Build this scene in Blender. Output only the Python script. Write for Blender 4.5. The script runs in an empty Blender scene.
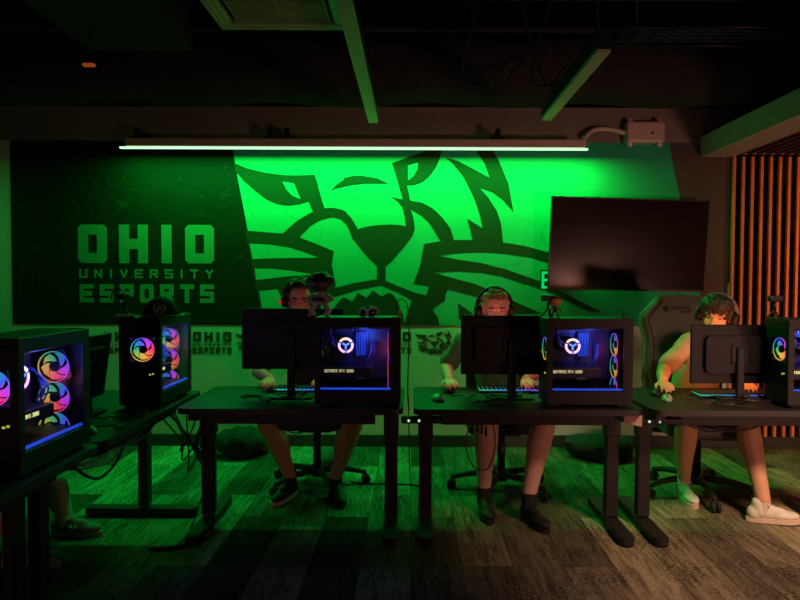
import bpy, bmesh, math, random
from mathutils import Vector, Matrix, Euler
from mathutils.geometry import tessellate_polygon
from mathutils import noise as mnoise
random.seed(7)
R = math.radians
PI = math.pi
C = bpy.context.scene.collection
SC = bpy.context.scene

# ------------------------------------------------------------------ camera, world, lights, exposure
F = 622.0
CAMZ = 1.40
cam_d = bpy.data.cameras.new('camera')
cam = bpy.data.objects.new('camera', cam_d); C.objects.link(cam)
cam_d.sensor_width = 36.0; cam_d.lens = F/800*36.0
cam_d.shift_x = -0.015; cam_d.clip_start = 0.02
CM = Matrix.Translation((0,0,CAMZ)) @ Matrix.Rotation(R(90-1.84),4,'X') @ Matrix.Rotation(R(0.22),4,'Z')
cam.matrix_world = CM
SC.camera = cam

def W(px, py, Y):
    """point of the place seen at a pixel of the photograph, at distance Y"""
    d = CM.to_3x3() @ Vector(((px-412)/F, (300-py)/F, -1))
    t = Y/d.y
    return Vector((d.x*t, Y, CAMZ+d.z*t))

world = bpy.data.worlds.new('world'); SC.world = world
world.use_nodes = True
bgn = world.node_tree.nodes['Background']
bgn.inputs[0].default_value = (0.55,0.42,0.40,1); bgn.inputs[1].default_value = 0.003
SC.view_settings.view_transform = 'Standard'
SC.view_settings.look = 'None'
SC.view_settings.exposure = 0.0
SC.view_settings.gamma = 1.0
SC.view_settings.use_curve_mapping = False

def area(name, loc, target, sx, sy, power, col, spread=180):
    l = bpy.data.lights.new(name,'AREA'); l.shape='RECTANGLE'; l.size=sx; l.size_y=sy
    l.energy=power; l.color=col; l.spread=R(spread)
    o = bpy.data.objects.new(name,l); C.objects.link(o); o.location=loc
    o.rotation_euler = (Vector(target)-Vector(loc)).to_track_quat('-Z','Y').to_euler()
    return o
YW = 5.2                              # the mural wall
LEDY = YW-0.25
LEDZ = 2.432
led = area('led_bar_light', (-0.43,LEDY,LEDZ-0.008), (-0.43,LEDY,0), 3.86, 0.03, 72, (0.0,1.0,0.11))
led.rotation_euler = (0,0,0)
warm = area('warm_lamp_light', (2.15,1.0,2.9), (2.6,2.8,0.0), 0.5, 0.4, 36, (1.0,0.62,0.40), 76)
fill = area('fill_light', (3.7,-0.9,0.35), (2.0,4.4,1.7), 0.9, 0.4, 9, (1.0,0.42,0.32), 66)  # unseen fill near the floor, added to lift desk fronts and bulkhead underside
low_l = area('low_fill_light', (-1.9,-1.6,0.4), (-1.6,3.4,0.3), 0.6, 0.4, 1.0, (1.0,0.48,0.36), 70)  # unseen weak fill behind the camera, added to warm the left player's feet
slat_l = area('orange_lamp_light', (4.75,3.3,1.6), (4.35,5.2,1.4), 0.3, 1.2, 24, (1.0,0.30,0.10), 96)
left_led = area('left_led_bar_light', (-4.6,LEDY,LEDZ-0.02), (-4.6,LEDY,0), 1.0, 0.03, 14, (0.0,1.0,0.10))
left_led.rotation_euler=(0,0,0)

# ------------------------------------------------------------------ materials
MATS = {}
def mat(name, col, rough=0.6, metal=0.0, emit=None, es=0.0, var=0.0, vscale=20.0, bump=0.0, bscale=200.0, spec=0.5):
    if name in MATS: return MATS[name]
    m = bpy.data.materials.new(name); m.use_nodes=True; nt=m.node_tree
    b = nt.nodes['Principled BSDF']
    b.inputs['Base Color'].default_value=(*col,1); b.inputs['Roughness'].default_value=rough
    b.inputs['Metallic'].default_value=metal; b.inputs['Specular IOR Level'].default_value=spec
    tc = nt.nodes.new('ShaderNodeTexCoord')
    n = nt.nodes.new('ShaderNodeTexNoise'); n.inputs['Scale'].default_value=vscale; n.inputs['Detail'].default_value=4
    nt.links.new(tc.outputs['Object'],n.inputs['Vector'])
    mx = nt.nodes.new('ShaderNodeMixRGB'); mx.blend_type='MIX'
    v = var if var>0 else 0.06
    mx.inputs[1].default_value=(*[c*(1-v) for c in col],1); mx.inputs[2].default_value=(*[min(1,c*(1+v)) for c in col],1)
    nt.links.new(n.outputs['Fac'],mx.inputs[0]); nt.links.new(mx.outputs[0],b.inputs['Base Color'])
    if emit:
        b.inputs['Emission Color'].default_value=(*emit,1); b.inputs['Emission Strength'].default_value=es
    if bump>0:
        n2 = nt.nodes.new('ShaderNodeTexNoise'); n2.inputs['Scale'].default_value=bscale
        nt.links.new(tc.outputs['Object'],n2.inputs['Vector'])
        bp = nt.nodes.new('ShaderNodeBump'); bp.inputs['Strength'].default_value=bump; bp.inputs['Distance'].default_value=0.004
        nt.links.new(n2.outputs['Fac'],bp.inputs['Height']); nt.links.new(bp.outputs[0],b.inputs['Normal'])
    MATS[name]=m; return m

blackm = mat('black_plastic',(0.010,0.009,0.010),0.5,spec=0.35)
blackmat = mat('black_matte',(0.012,0.012,0.012),0.85)
blackmetal = mat('black_metal',(0.02,0.02,0.02),0.35,0.3)
casem = mat('case_steel',(0.010,0.008,0.008),0.5,0.0,spec=0.3)
deskm = mat('desk_laminate',(0.016,0.014,0.014),0.45,0,spec=0.4,var=0.2,vscale=8)
deskmetal = mat('desk_steel',(0.018,0.014,0.015),0.5,0.0,spec=0.35)
rubber = mat('rubber',(0.012,0.012,0.012),0.8)
cablem = mat('cable_rubber',(0.02,0.02,0.02),0.35)
cablew = mat('pale_cable',(0.45,0.33,0.30),0.5)
white_wall = mat('white_wall_paint',(0.62,0.62,0.60),0.75,var=0.04,vscale=3,bump=0.05)
upper_paint = mat('grey_upper_paint',(0.22,0.18,0.175),0.85,var=0.15,vscale=2.5)
blackpaint = mat('black_ceiling_paint',(0.006,0.006,0.006),0.95,spec=0.1)
ductm = mat('painted_duct',(0.03,0.03,0.03),0.95,spec=0.1,var=0.4,vscale=5)
baseb = mat('dark_baseboard',(0.03,0.035,0.032),0.5)
darkgreen = mat('mural_dark_ink',(0.024,0.042,0.014),0.7,var=0.05,spec=0.12)
whiteink = mat('mural_pale_ink',(0.05,0.27,0.13),0.6)
signink = mat('logo_ink',(0.010,0.05,0.025),0.6)
pinkwhite = mat('cream_painted_metal',(0.58,0.46,0.42),0.5,0.1)
greyplaster = mat('bulkhead_plaster',(0.42,0.38,0.36),0.85,var=0.05)
acm = mat('ac_white_plastic',(0.60,0.52,0.45),0.5)
acdark = mat('ac_inner',(0.10,0.08,0.07),0.7)
skin_a = mat('skin_ruddy',(0.55,0.27,0.19),0.5,var=0.12,vscale=25,spec=0.3)
skin_b = mat('skin_fair',(0.68,0.38,0.29),0.5,var=0.10,vscale=25,spec=0.3)
skin_c = mat('skin_tan',(0.62,0.33,0.19),0.45,var=0.10,vscale=25,spec=0.35)
eyew = mat('eye_white',(0.35,0.32,0.30),0.3)
eyed = mat('eye_iris',(0.05,0.03,0.02),0.2)
lipm = mat('lip_red',(0.42,0.15,0.12),0.45)
hairdark = mat('hair_dark',(0.022,0.016,0.012),0.55,var=0.5,vscale=60,bump=1.0,bscale=90)
hairblond = mat('hair_blond',(0.42,0.27,0.13),0.55,var=0.4,vscale=60,bump=1.0,bscale=90)
teeblack = mat('tee_black',(0.02,0.022,0.022),0.9,var=0.2,bump=0.2)
teegreen = mat('tee_dark_green',(0.04,0.16,0.05),0.9,var=0.2,bump=0.2)
teetan = mat('tee_tan',(0.36,0.30,0.20),0.9,var=0.15,vscale=12,bump=0.2)
teegrey = mat('tee_grey',(0.16,0.16,0.17),0.9,bump=0.2)
shortsm = mat('shorts_dark',(0.03,0.03,0.035),0.9,var=0.3)
shortsg = mat('shorts_olive',(0.12,0.13,0.08),0.9,var=0.3)
sockw = mat('sock_white',(0.62,0.52,0.46),0.9,bump=0.5,bscale=300)
sockb = mat('sock_black',(0.015,0.015,0.015),0.9)
shoewhite = mat('shoe_white_mesh',(0.66,0.62,0.52),0.7,bump=0.4,bscale=400)
shoeblack = mat('shoe_black_leather',(0.014,0.012,0.012),0.6)
shoegrey = mat('shoe_grey_suede',(0.16,0.22,0.20),0.8,bump=0.4,bscale=300)
solew = mat('sole_cream',(0.60,0.45,0.36),0.7)
soleb = mat('sole_black',(0.02,0.018,0.018),0.7)
lacew = mat('lace_pale',(0.6,0.5,0.4),0.8)
chairfab = mat('chair_fabric',(0.02,0.02,0.021),0.9,bump=0.3,bscale=300)
chairgrey = mat('gaming_chair_leather',(0.055,0.042,0.040),0.5,var=0.1,bump=0.15,bscale=250)
chairtrim = mat('gaming_chair_edge',(0.10,0.16,0.09),0.45)
chairink = mat('chair_embroidery',(0.02,0.015,0.015),0.8)
woodm = mat('orange_wood',(0.62,0.22,0.07),0.5,var=0.35,vscale=9)
woodb = mat('slat_backing',(0.003,0.002,0.002),0.95,spec=0.05)
tvbez = mat('tv_bezel',(0.02,0.015,0.015),0.35)
tvscr = mat('tv_glass',(0.016,0.008,0.006),0.16,0,var=0.5,vscale=2.5,spec=0.6)
greenkey = mat('exit_green',(0.0,0.5,0.15),0.4,emit=(0.0,1.0,0.22),es=0.55)
exitpanel = mat('exit_panel',(0.01,0.06,0.03),0.35)
ledglow = mat('led_tube_glow',(0.3,0.8,0.4),0.4,emit=(0.55,1.0,0.62),es=1.3)
bluestrip = mat('blue_led_strip',(0,0,0.1),0.4,emit=(0.02,0.10,1.0),es=0.85)
logowhite = mat('logo_lit_white',(0.8,0.7,0.8),0.4,emit=(1.0,0.55,0.95),es=1.6)
logowarm = mat('logo_lit_warm',(0.8,0.7,0.6),0.4,emit=(1.0,0.62,0.32),es=1.8)
logoblue = mat('logo_lit_blue',(0.1,0.2,0.8),0.4,emit=(0.12,0.35,1.0),es=1.5)
yellowtxt = mat('card_lit_lettering',(0.8,0.8,0.4),0.4,emit=(0.85,0.85,0.40),es=0.9)
boardm = mat('circuit_board',(0.02,0.03,0.10),0.4,0.3,var=0.6,vscale=60)
heatm = mat('heatsink_metal',(0.16,0.16,0.26),0.35,0.8)
ramglow = mat('ram_glow',(0.02,0.04,0.2),0.4,emit=(0.03,0.09,0.8),es=0.45)
gpum = mat('card_shroud',(0.03,0.02,0.02),0.4)
hatm = mat('cap_black_cloth',(0.012,0.010,0.010),0.95,spec=0.15,bump=0.4,bscale=300)
brimunder = mat('cap_brim_green_lit',(0.06,0.22,0.05),0.85)  # green LED light on the black cap's brim, painted into its colour
hatlogo = mat('cap_pale_badge',(0.55,0.50,0.48),0.7)
hatlogor = mat('cap_orange_badge',(0.65,0.14,0.06),0.7)
bagm = mat('bag_nylon',(0.012,0.018,0.016),0.9,var=0.4,vscale=7,bump=0.5,bscale=40)
figdark = mat('figurine_brown_vinyl',(0.08,0.035,0.03),0.4)
figpink = mat('figurine_pink_vinyl',(0.55,0.35,0.36),0.45)
figgold = mat('figurine_tan_vinyl',(0.40,0.30,0.18),0.45)
orangem = mat('orange_vinyl',(0.65,0.24,0.10),0.4)
purplem = mat('pale_purple_plastic',(0.50,0.36,0.50),0.4)
bluelens = mat('dark_blue_lens',(0.01,0.015,0.08),0.15)
mousepale = mat('pale_mouse_shell',(0.30,0.42,0.30),0.35)
capgrey = mat('grey_headset_band',(0.12,0.11,0.12),0.4)
redglow = mat('headset_red_light',(0.5,0,0.02),0.4,emit=(1,0.03,0.05),es=0.25)
orangeled = mat('orange_indicator',(0.5,0.1,0),0.4,emit=(1,0.18,0.03),es=0.20)
whitem = mat('white_plastic',(0.7,0.62,0.60),0.5)

def emit_screen(name,col,s):
    return mat(name,(0.02,0.02,0.02),0.3,emit=col,es=s)

def glass_mat():
    m = bpy.data.materials.new('tinted_glass'); m.use_nodes=True; nt=m.node_tree; nt.nodes.clear()
    o=nt.nodes.new('ShaderNodeOutputMaterial'); mx=nt.nodes.new('ShaderNodeMixShader')
    t=nt.nodes.new('ShaderNodeBsdfTransparent'); t.inputs[0].default_value=(0.86,0.85,0.88,1)
    g=nt.nodes.new('ShaderNodeBsdfGlossy'); g.inputs['Roughness'].default_value=0.06
    lw=nt.nodes.new('ShaderNodeLayerWeight'); pw=nt.nodes.new('ShaderNodeMath'); pw.operation='POWER'; pw.inputs[1].default_value=5
    fr=nt.nodes.new('ShaderNodeMath'); fr.operation='MULTIPLY_ADD'; fr.inputs[1].default_value=0.7; fr.inputs[2].default_value=0.03
    lw.inputs[0].default_value=0.5; nt.links.new(lw.outputs['Facing'],pw.inputs[0]); nt.links.new(pw.outputs[0],fr.inputs[0])
    nt.links.new(fr.outputs[0],mx.inputs[0]); nt.links.new(t.outputs[0],mx.inputs[1]); nt.links.new(g.outputs[0],mx.inputs[2])
    nt.links.new(mx.outputs[0],o.inputs[0]); return m
glassm = glass_mat()

def rainbow_mat(name, offset, strength):
    """fan blades lit by a ring of colour-wheel lamps round the hub"""
    m = bpy.data.materials.new(name); m.use_nodes=True; nt=m.node_tree
    b=nt.nodes['Principled BSDF']; b.inputs['Roughness'].default_value=0.4
    b.inputs['Base Color'].default_value=(0.04,0.04,0.04,1)
    tc=nt.nodes.new('ShaderNodeTexCoord'); sp=nt.nodes.new('ShaderNodeSeparateXYZ')
    nt.links.new(tc.outputs['Object'],sp.inputs[0])
    a=nt.nodes.new('ShaderNodeMath'); a.operation='ARCTAN2'
    nt.links.new(sp.outputs['Y'],a.inputs[0]); nt.links.new(sp.outputs['X'],a.inputs[1])
    d=nt.nodes.new('ShaderNodeMath'); d.operation='MULTIPLY_ADD'; d.inputs[1].default_value=-1/(2*PI); d.inputs[2].default_value=offset
    nt.links.new(a.outputs[0],d.inputs[0])
    fr=nt.nodes.new('ShaderNodeMath'); fr.operation='FRACT'; nt.links.new(d.outputs[0],fr.inputs[0])
    rp=nt.nodes.new('ShaderNodeValToRGB'); cr=rp.color_ramp
    stops=[(0.0,(1,0.04,0.12)),(0.14,(1,0.22,0.05)),(0.30,(0.75,0.50,0.06)),(0.45,(0.10,0.55,0.12)),(0.58,(0.02,0.30,0.45)),(0.70,(0.06,0.12,1.0)),(0.84,(0.62,0.05,1.0)),(1.0,(1,0.04,0.12))]
    cr.elements[0].position=0; cr.elements[0].color=(*stops[0][1],1)
    cr.elements[1].position=1; cr.elements[1].color=(*stops[-1][1],1)
    for p,c in stops[1:-1]:
        e=cr.elements.new(p); e.color=(*c,1)
    nt.links.new(fr.outputs[0],rp.inputs[0]); nt.links.new(rp.outputs[0],b.inputs['Emission Color'])
    b.inputs['Emission Strength'].default_value=strength
    return m
rain_a = rainbow_mat('rainbow_fan_glow',0.0,0.95)

def keyglow_mat():
    m = bpy.data.materials.new('keyboard_backlight'); m.use_nodes=True; nt=m.node_tree
    b=nt.nodes['Principled BSDF']; b.inputs['Base Color'].default_value=(0.02,0.02,0.02,1)
    tc=nt.nodes.new('ShaderNodeTexCoord'); sp=nt.nodes.new('ShaderNodeSeparateXYZ')
    nt.links.new(tc.outputs['Object'],sp.inputs[0])
    mr=nt.nodes.new('ShaderNodeMapRange'); mr.inputs[1].default_value=-0.22; mr.inputs[2].default_value=0.22
    nt.links.new(sp.outputs['X'],mr.inputs[0])
    rp=nt.nodes.new('ShaderNodeValToRGB'); cr=rp.color_ramp
    cr.elements[0].color=(0.04,0.7,0.35,1); cr.elements[1].color=(0.35,0.05,0.9,1)
    e=cr.elements.new(0.5); e.color=(0.02,0.22,0.9,1)
    nt.links.new(mr.outputs[0],rp.inputs[0]); nt.links.new(rp.outputs[0],b.inputs['Emission Color'])
    b.inputs['Emission Strength'].default_value=0.75
    return m
keyglow = keyglow_mat()

def floor_mat():
    m = bpy.data.materials.new('carpet_planks'); m.use_nodes=True; nt=m.node_tree; N=nt.nodes; L=nt.links
    b=N['Principled BSDF']; b.inputs['Roughness'].default_value=0.95; b.inputs['Specular IOR Level'].default_value=0.1
    tc=N.new('ShaderNodeTexCoord')
    sp=N.new('ShaderNodeSeparateXYZ'); L.new(tc.outputs['Object'],sp.inputs[0])
    cb=N.new('ShaderNodeCombineXYZ'); L.new(sp.outputs['Y'],cb.inputs[0]); L.new(sp.outputs['X'],cb.inputs[1])
    br=N.new('ShaderNodeTexBrick'); L.new(cb.outputs[0],br.inputs['Vector'])
    br.inputs['Scale'].default_value=1; br.inputs['Brick Width'].default_value=1.0; br.inputs['Row Height'].default_value=0.25
    br.offset=0.37; br.offset_frequency=2; br.squash=1
    br.inputs['Mortar Size'].default_value=0.0015; br.inputs['Mortar'].default_value=(0,0,0,1)
    br.inputs['Color1'].default_value=(0,0,0,1); br.inputs['Color2'].default_value=(1,1,1,1)
    # streaks along the plank, shifted from plank to plank
    wv=N.new('ShaderNodeVectorMath'); wv.operation='MULTIPLY_ADD'
    wv.inputs[1].default_value=(26,3.0,1); L.new(tc.outputs['Object'],wv.inputs[0])
    sh=N.new('ShaderNodeVectorMath'); sh.operation='MULTIPLY'; sh.inputs[1].default_value=(37,19,5)
    L.new(br.outputs['Color'],sh.inputs[0]); L.new(sh.outputs[0],wv.inputs[2])
    n1=N.new('ShaderNodeTexNoise'); n1.inputs['Scale'].default_value=1.3; n1.inputs['Detail'].default_value=6; n1.inputs['Roughness'].default_value=0.65; n1.inputs['Distortion'].default_value=0.8
    L.new(wv.outputs[0],n1.inputs['Vector'])
    # weathered cross-hatching
    w2=N.new('ShaderNodeVectorMath'); w2.operation='MULTIPLY'; w2.inputs[1].default_value=(55,120,1); L.new(tc.outputs['Object'],w2.inputs[0])
    n2=N.new('ShaderNodeTexNoise'); n2.inputs['Scale'].default_value=1.0; n2.inputs['Detail'].default_value=3; L.new(w2.outputs[0],n2.inputs['Vector'])
    n3=N.new('ShaderNodeTexNoise'); n3.inputs['Scale'].default_value=3.2; n3.inputs['Detail'].default_value=4; L.new(tc.outputs['Object'],n3.inputs['Vector'])
    r3=N.new('ShaderNodeValToRGB'); r3.color_ramp.elements[0].position=0.42; r3.color_ramp.elements[1].position=0.58; L.new(n3.outputs['Fac'],r3.inputs[0])
    r2=N.new('ShaderNodeValToRGB'); r2.color_ramp.elements[0].position=0.44; r2.color_ramp.elements[1].position=0.55; r2.color_ramp.elements[0].color=(0.12,0.12,0.12,1); L.new(n2.outputs['Fac'],r2.inputs[0])
    hat=N.new('ShaderNodeMixRGB'); hat.blend_type='MIX'; L.new(r3.outputs[0],hat.inputs[0]); hat.inputs[1].default_value=(0.8,0.8,0.8,1); L.new(r2.outputs[0],hat.inputs[2])
    # plank tone
    rp=N.new('ShaderNodeValToRGB'); cr=rp.color_ramp; cr.interpolation='LINEAR'
    cr.elements[0].position=0.0; cr.elements[0].color=(0.085,0.068,0.045,1)
    cr.elements[1].position=1.0; cr.elements[1].color=(0.60,0.48,0.26,1)
    e=cr.elements.new(0.45); e.color=(0.24,0.19,0.125,1)
    e=cr.elements.new(0.75); e.color=(0.40,0.32,0.20,1)
    L.new(br.outputs['Color'],rp.inputs[0])
    rs=N.new('ShaderNodeValToRGB'); rs.color_ramp.elements[0].position=0.36; rs.color_ramp.elements[1].position=0.60
    rs.color_ramp.elements[0].color=(0.30,0.30,0.30,1); rs.color_ramp.elements[1].color=(1,1,1,1)
    L.new(n1.outputs['Fac'],rs.inputs[0])
    m1=N.new('ShaderNodeMixRGB'); m1.blend_type='MULTIPLY'; m1.inputs[0].default_value=0.9; L.new(rp.outputs[0],m1.inputs[1]); L.new(rs.outputs[0],m1.inputs[2])
    m2=N.new('ShaderNodeMixRGB'); m2.blend_type='MULTIPLY'; m2.inputs[0].default_value=0.88; L.new(m1.outputs[0],m2.inputs[1]); L.new(hat.outputs[0],m2.inputs[2])
    L.new(m2.outputs[0],b.inputs['Base Color'])
    bp=N.new('ShaderNodeBump'); bp.inputs['Strength'].default_value=0.35; bp.inputs['Distance'].default_value=0.004
    L.new(n2.outputs['Fac'],bp.inputs['Height']); L.new(bp.outputs[0],b.inputs['Normal'])
    return m

def topo_mat(name, base, line, amount, scale=0.9, bands=16):
    m = bpy.data.materials.new(name); m.use_nodes=True; nt=m.node_tree; N=nt.nodes; L=nt.links
    b=N['Principled BSDF']; b.inputs['Roughness'].default_value=0.7; b.inputs['Specular IOR Level'].default_value=0.12
    tc=N.new('ShaderNodeTexCoord')
    n=N.new('ShaderNodeTexNoise'); n.inputs['Scale'].default_value=scale; n.inputs['Detail'].default_value=1.5; n.inputs['Distortion'].default_value=0.6
    L.new(tc.outputs['Object'],n.inputs['Vector'])
    mu=N.new('ShaderNodeMath'); mu.operation='MULTIPLY'; mu.inputs[1].default_value=bands; L.new(n.outputs['Fac'],mu.inputs[0])
    fr=N.new('ShaderNodeMath'); fr.operation='FRACT'; L.new(mu.outputs[0],fr.inputs[0])
    rp=N.new('ShaderNodeValToRGB'); cr=rp.color_ramp
    cr.elements[0].position=0; cr.elements[0].color=(1,1,1,1); cr.elements[1].position=0.14; cr.elements[1].color=(0,0,0,1)
    L.new(fr.outputs[0],rp.inputs[0])
    m0=N.new('ShaderNodeMath'); m0.operation='MULTIPLY'; m0.inputs[1].default_value=amount; L.new(rp.outputs[0],m0.inputs[0])
    mx=N.new('ShaderNodeMixRGB'); L.new(m0.outputs[0],mx.inputs[0]); mx.inputs[1].default_value=(*base,1); mx.inputs[2].default_value=(*line,1)
    L.new(mx.outputs[0],b.inputs['Base Color'])
    return m
mural_dark = topo_mat('mural_dark_topography',(0.007,0.015,0.004),(0.022,0.050,0.012),0.6,0.9,50)
mural_light = topo_mat('mural_green_topography',(0.028,0.42,0.23),(0.012,0.22,0.13),0.45,0.8,60)
mural_char = topo_mat('mural_charcoal_topography',(0.085,0.070,0.066),(0.14,0.11,0.10),0.6,0.9,50)

# ------------------------------------------------------------------ mesh helpers
def BM(): return bmesh.new()
def add_box(bm, c, s, rot=None, bev=0.0, mi=0, seg=1):
    r = bmesh.ops.create_cube(bm, size=1.0)
    vs=r['verts']
    M = Matrix.Translation(Vector(c))
    if rot is not None: M = M @ rot.to_4x4()
    M = M @ Matrix.Diagonal((s[0],s[1],s[2],1))
    bmesh.ops.transform(bm, matrix=M, verts=vs)
    fs = list({f for v in vs for f in v.link_faces})
    for f in fs: f.material_index=mi
    if bev>0:
        es=list({e for v in vs for e in v.link_edges})
        rr=bmesh.ops.bevel(bm, geom=es, offset=min(bev,min(s)*0.45), segments=seg, affect='EDGES', profile=0.6)
        for f in rr['faces']: f.material_index=mi
    return vs
def bb(x0,x1,y0,y1,z0,z1): return ((x0+x1)/2,(y0+y1)/2,(z0+z1)/2),(abs(x1-x0),abs(y1-y0),abs(z1-z0))
def frame_from(d):
    d=d.normalized(); u=Vector((0,0,1)) if abs(d.z)<0.9 else Vector((1,0,0))
    a=d.cross(u).normalized(); b=d.cross(a).normalized()
    return a,b
def catmull(pts, n=6):
    P=[Vector(p) for p in pts]
    if len(P)<3: return P
    P=[P[0]*2-P[1]]+P+[P[-1]*2-P[-2]]
    out=[]
    for i in range(1,len(P)-2):
        for k in range(n):
            t=k/n; p0,p1,p2,p3=P[i-1],P[i],P[i+1],P[i+2]
            out.append(0.5*((2*p1)+(-p0+p2)*t+(2*p0-5*p1+4*p2-p3)*t*t+(-p0+3*p1-3*p2+p3)*t*t*t))
    out.append(P[-2]); return out
def add_tube(bm, pts, r, seg=8, smooth=0, mi=0, cap=True, r2=None):
    P=[Vector(p) for p in pts]
    if smooth: P=catmull(P,smooth)
    rings=[]
    a=None
    for i,p in enumerate(P):
        d=(P[min(i+1,len(P)-1)]-P[max(i-1,0)])
        if d.length<1e-9: d=Vector((0,0,1))
        d.normalize()
        if a is None: a,b=frame_from(d)
        else:
            a=(a-d*a.dot(d))
            if a.length<1e-6: a,b=frame_from(d)
            a.normalize(); b=d.cross(a)
        rr = r if r2 is None else r+(r2-r)*i/(len(P)-1)
        rings.append([bm.verts.new(p+(a*math.cos(2*PI*k/seg)+b*math.sin(2*PI*k/seg))*rr) for k in range(seg)])
    for i in range(len(rings)-1):
        for k in range(seg):
            f=bm.faces.new((rings[i][k],rings[i][(k+1)%seg],rings[i+1][(k+1)%seg],rings[i+1][k])); f.smooth=True; f.material_index=mi
    if cap:
        for rg in (rings[0][::-1],rings[-1]):
            f=bm.faces.new(rg); f.material_index=mi
def add_cyl(bm, p0, p1, r, seg=16, r2=None, mi=0): add_tube(bm,[p0,p1],r,seg,0,mi,True,r2)
def add_sph(bm, c, r, M=None, u=16, v=10, mi=0):
    rr = r if hasattr(r,'__len__') else (r,r,r)
    T=Matrix.Translation(Vector(c)) @ Matrix.Diagonal((*rr,1))
    if M is not None: T = M @ T
    res=bmesh.ops.create_uvsphere(bm,u_segments=u,v_segments=v,radius=1.0,matrix=T)
    for f in {f for vv in res['verts'] for f in vv.link_faces}: f.smooth=True; f.material_index=mi
_pc=[0]
def add_prism(bm, poly, z0, z1, M=None, mi=0, stagger=False):
    """poly: 2-D outline; extruded z0..z1; M places it"""
    M = M or Matrix.Identity(4)
    if stagger:
        _pc[0]=(_pc[0]+1)%17; z1=z1+_pc[0]*0.00008; z0=z0+_pc[0]*0.00001
    a=[bm.verts.new(M@Vector((x,y,z0))) for x,y in poly]; b=[bm.verts.new(M@Vector((x,y,z1))) for x,y in poly]
    n=len(poly)
    for i in range(n):
        try:
            f=bm.faces.new((a[i],a[(i+1)%n],b[(i+1)%n],b[i])); f.material_index=mi
        except ValueError: pass
    tris=tessellate_polygon([[Vector((x,y,0)) for x,y in poly]])
    for t in tris:
        for L_ in (a,b):
            try:
                f=bm.faces.new([L_[i] for i in t]); f.material_index=mi
            except ValueError: pass
def rrect(w,h,r,n=4):
    out=[]
    for cx,cy,a0 in ((w/2-r,h/2-r,0),(-w/2+r,h/2-r,90),(-w/2+r,-h/2+r,180),(w/2-r,-h/2+r,270)):
        for k in range(n+1):
            a=R(a0+90*k/n); out.append((cx+r*math.cos(a),cy+r*math.sin(a)))
    return out
def obj(name, bm, m, parent=None, world=False, mats=None, fixn=True):
    if world and parent is not None:
        bmesh.ops.transform(bm, matrix=pmat(parent).inverted(), verts=bm.verts)
    if fixn: bmesh.ops.recalc_face_normals(bm, faces=bm.faces)
    me=bpy.data.meshes.new(name); bm.to_mesh(me); bm.free()
    for mm in (mats or [m]): me.materials.append(mm)
    o=bpy.data.objects.new(name,me); C.objects.link(o)
    if parent is not None: o.parent=parent
    return o
def pmat(o):
    M=Matrix.LocRotScale(o.location,o.rotation_euler,o.scale)
    return pmat(o.parent)@M if o.parent else M
def thing(name,label,cat,loc=(0,0,0),rz=0,group=None):
    o=bpy.data.objects.new(name,None); C.objects.link(o); o.empty_display_size=0.1
    o.location=loc; o.rotation_euler=(0,0,rz); o['label']=label; o['category']=cat
    if group: o['group']=group
    return o
def tag(o,label,cat,group=None):
    o['label']=label; o['category']=cat
    if group: o['group']=group
    return o
def struct(name,bm,m,label,cat,mats=None):
    o=obj(name,bm,m,mats=mats); o['kind']='structure'; o['label']=label; o['category']=cat
    return o
def recenter(o):
    """put the origin of a one-mesh thing at its base centre"""
    vs=o.data.vertices
    c=Vector((sum(v.co.x for v in vs)/len(vs),sum(v.co.y for v in vs)/len(vs),min(v.co.z for v in vs)))
    o.data.transform(Matrix.Translation(-c)); o.location=c
    return o
def children_of(o): return [c for c in list(C.objects) if c.parent==o]
def copy_tree(o,parent=None,kids=None):
    c=o.copy(); C.objects.link(c)
    if parent is not None: c.parent=parent
    for ch in children_of(o): copy_tree(ch,c)
    return c

def blob(name, prims, voxel, m, parent, smooth=3, world=True, post=None, wrinkle=0.0, wscale=18):
    """prims: list of ('e',centre,radii,matrix) / ('c',p0,r0,p1,r1); fused to ONE skin by voxel remeshing"""
    bm=BM()
    for p in prims:
        if p[0]=='e': add_sph(bm,p[1],p[2],p[3] if len(p)>3 else None,18,12)
        else:
            _,p0,r0,p1,r1=p; p0=Vector(p0); p1=Vector(p1)
            add_sph(bm,p0,r0,None,14,9); add_sph(bm,p1,r1,None,14,9)
            add_tube(bm,[p0,p1],r0,14,0,0,True,r1)
    bmesh.ops.recalc_face_normals(bm,faces=bm.faces)
    me=bpy.data.meshes.new('tmp'); bm.to_mesh(me); bm.free()
    o=bpy.data.objects.new('tmp',me); C.objects.link(o)
    md=o.modifiers.new('r','REMESH'); md.mode='VOXEL'; md.voxel_size=voxel
    if smooth:
        s=o.modifiers.new('s','SMOOTH'); s.factor=0.5; s.iterations=smooth
    dg=bpy.context.evaluated_depsgraph_get(); ev=o.evaluated_get(dg)
    me2=bpy.data.meshes.new_from_object(ev,depsgraph=dg)
    bpy.data.objects.remove(o); bpy.data.meshes.remove(me)
    bm=BM(); bm.from_mesh(me2); bpy.data.meshes.remove(me2)
    bm.normal_update()
    if wrinkle>0:
        for v in bm.verts:
            p=v.co; k=mnoise.noise(Vector((p.x*wscale*1.3,p.y*wscale*1.3,p.z*wscale*0.7)))
            v.co += v.normal*k*wrinkle
    for f in bm.faces: f.smooth=True; f.material_index=0
    mats=[m]
    if post: mats+=post(bm)
    return obj(name,bm,m,parent,world,mats)

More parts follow.
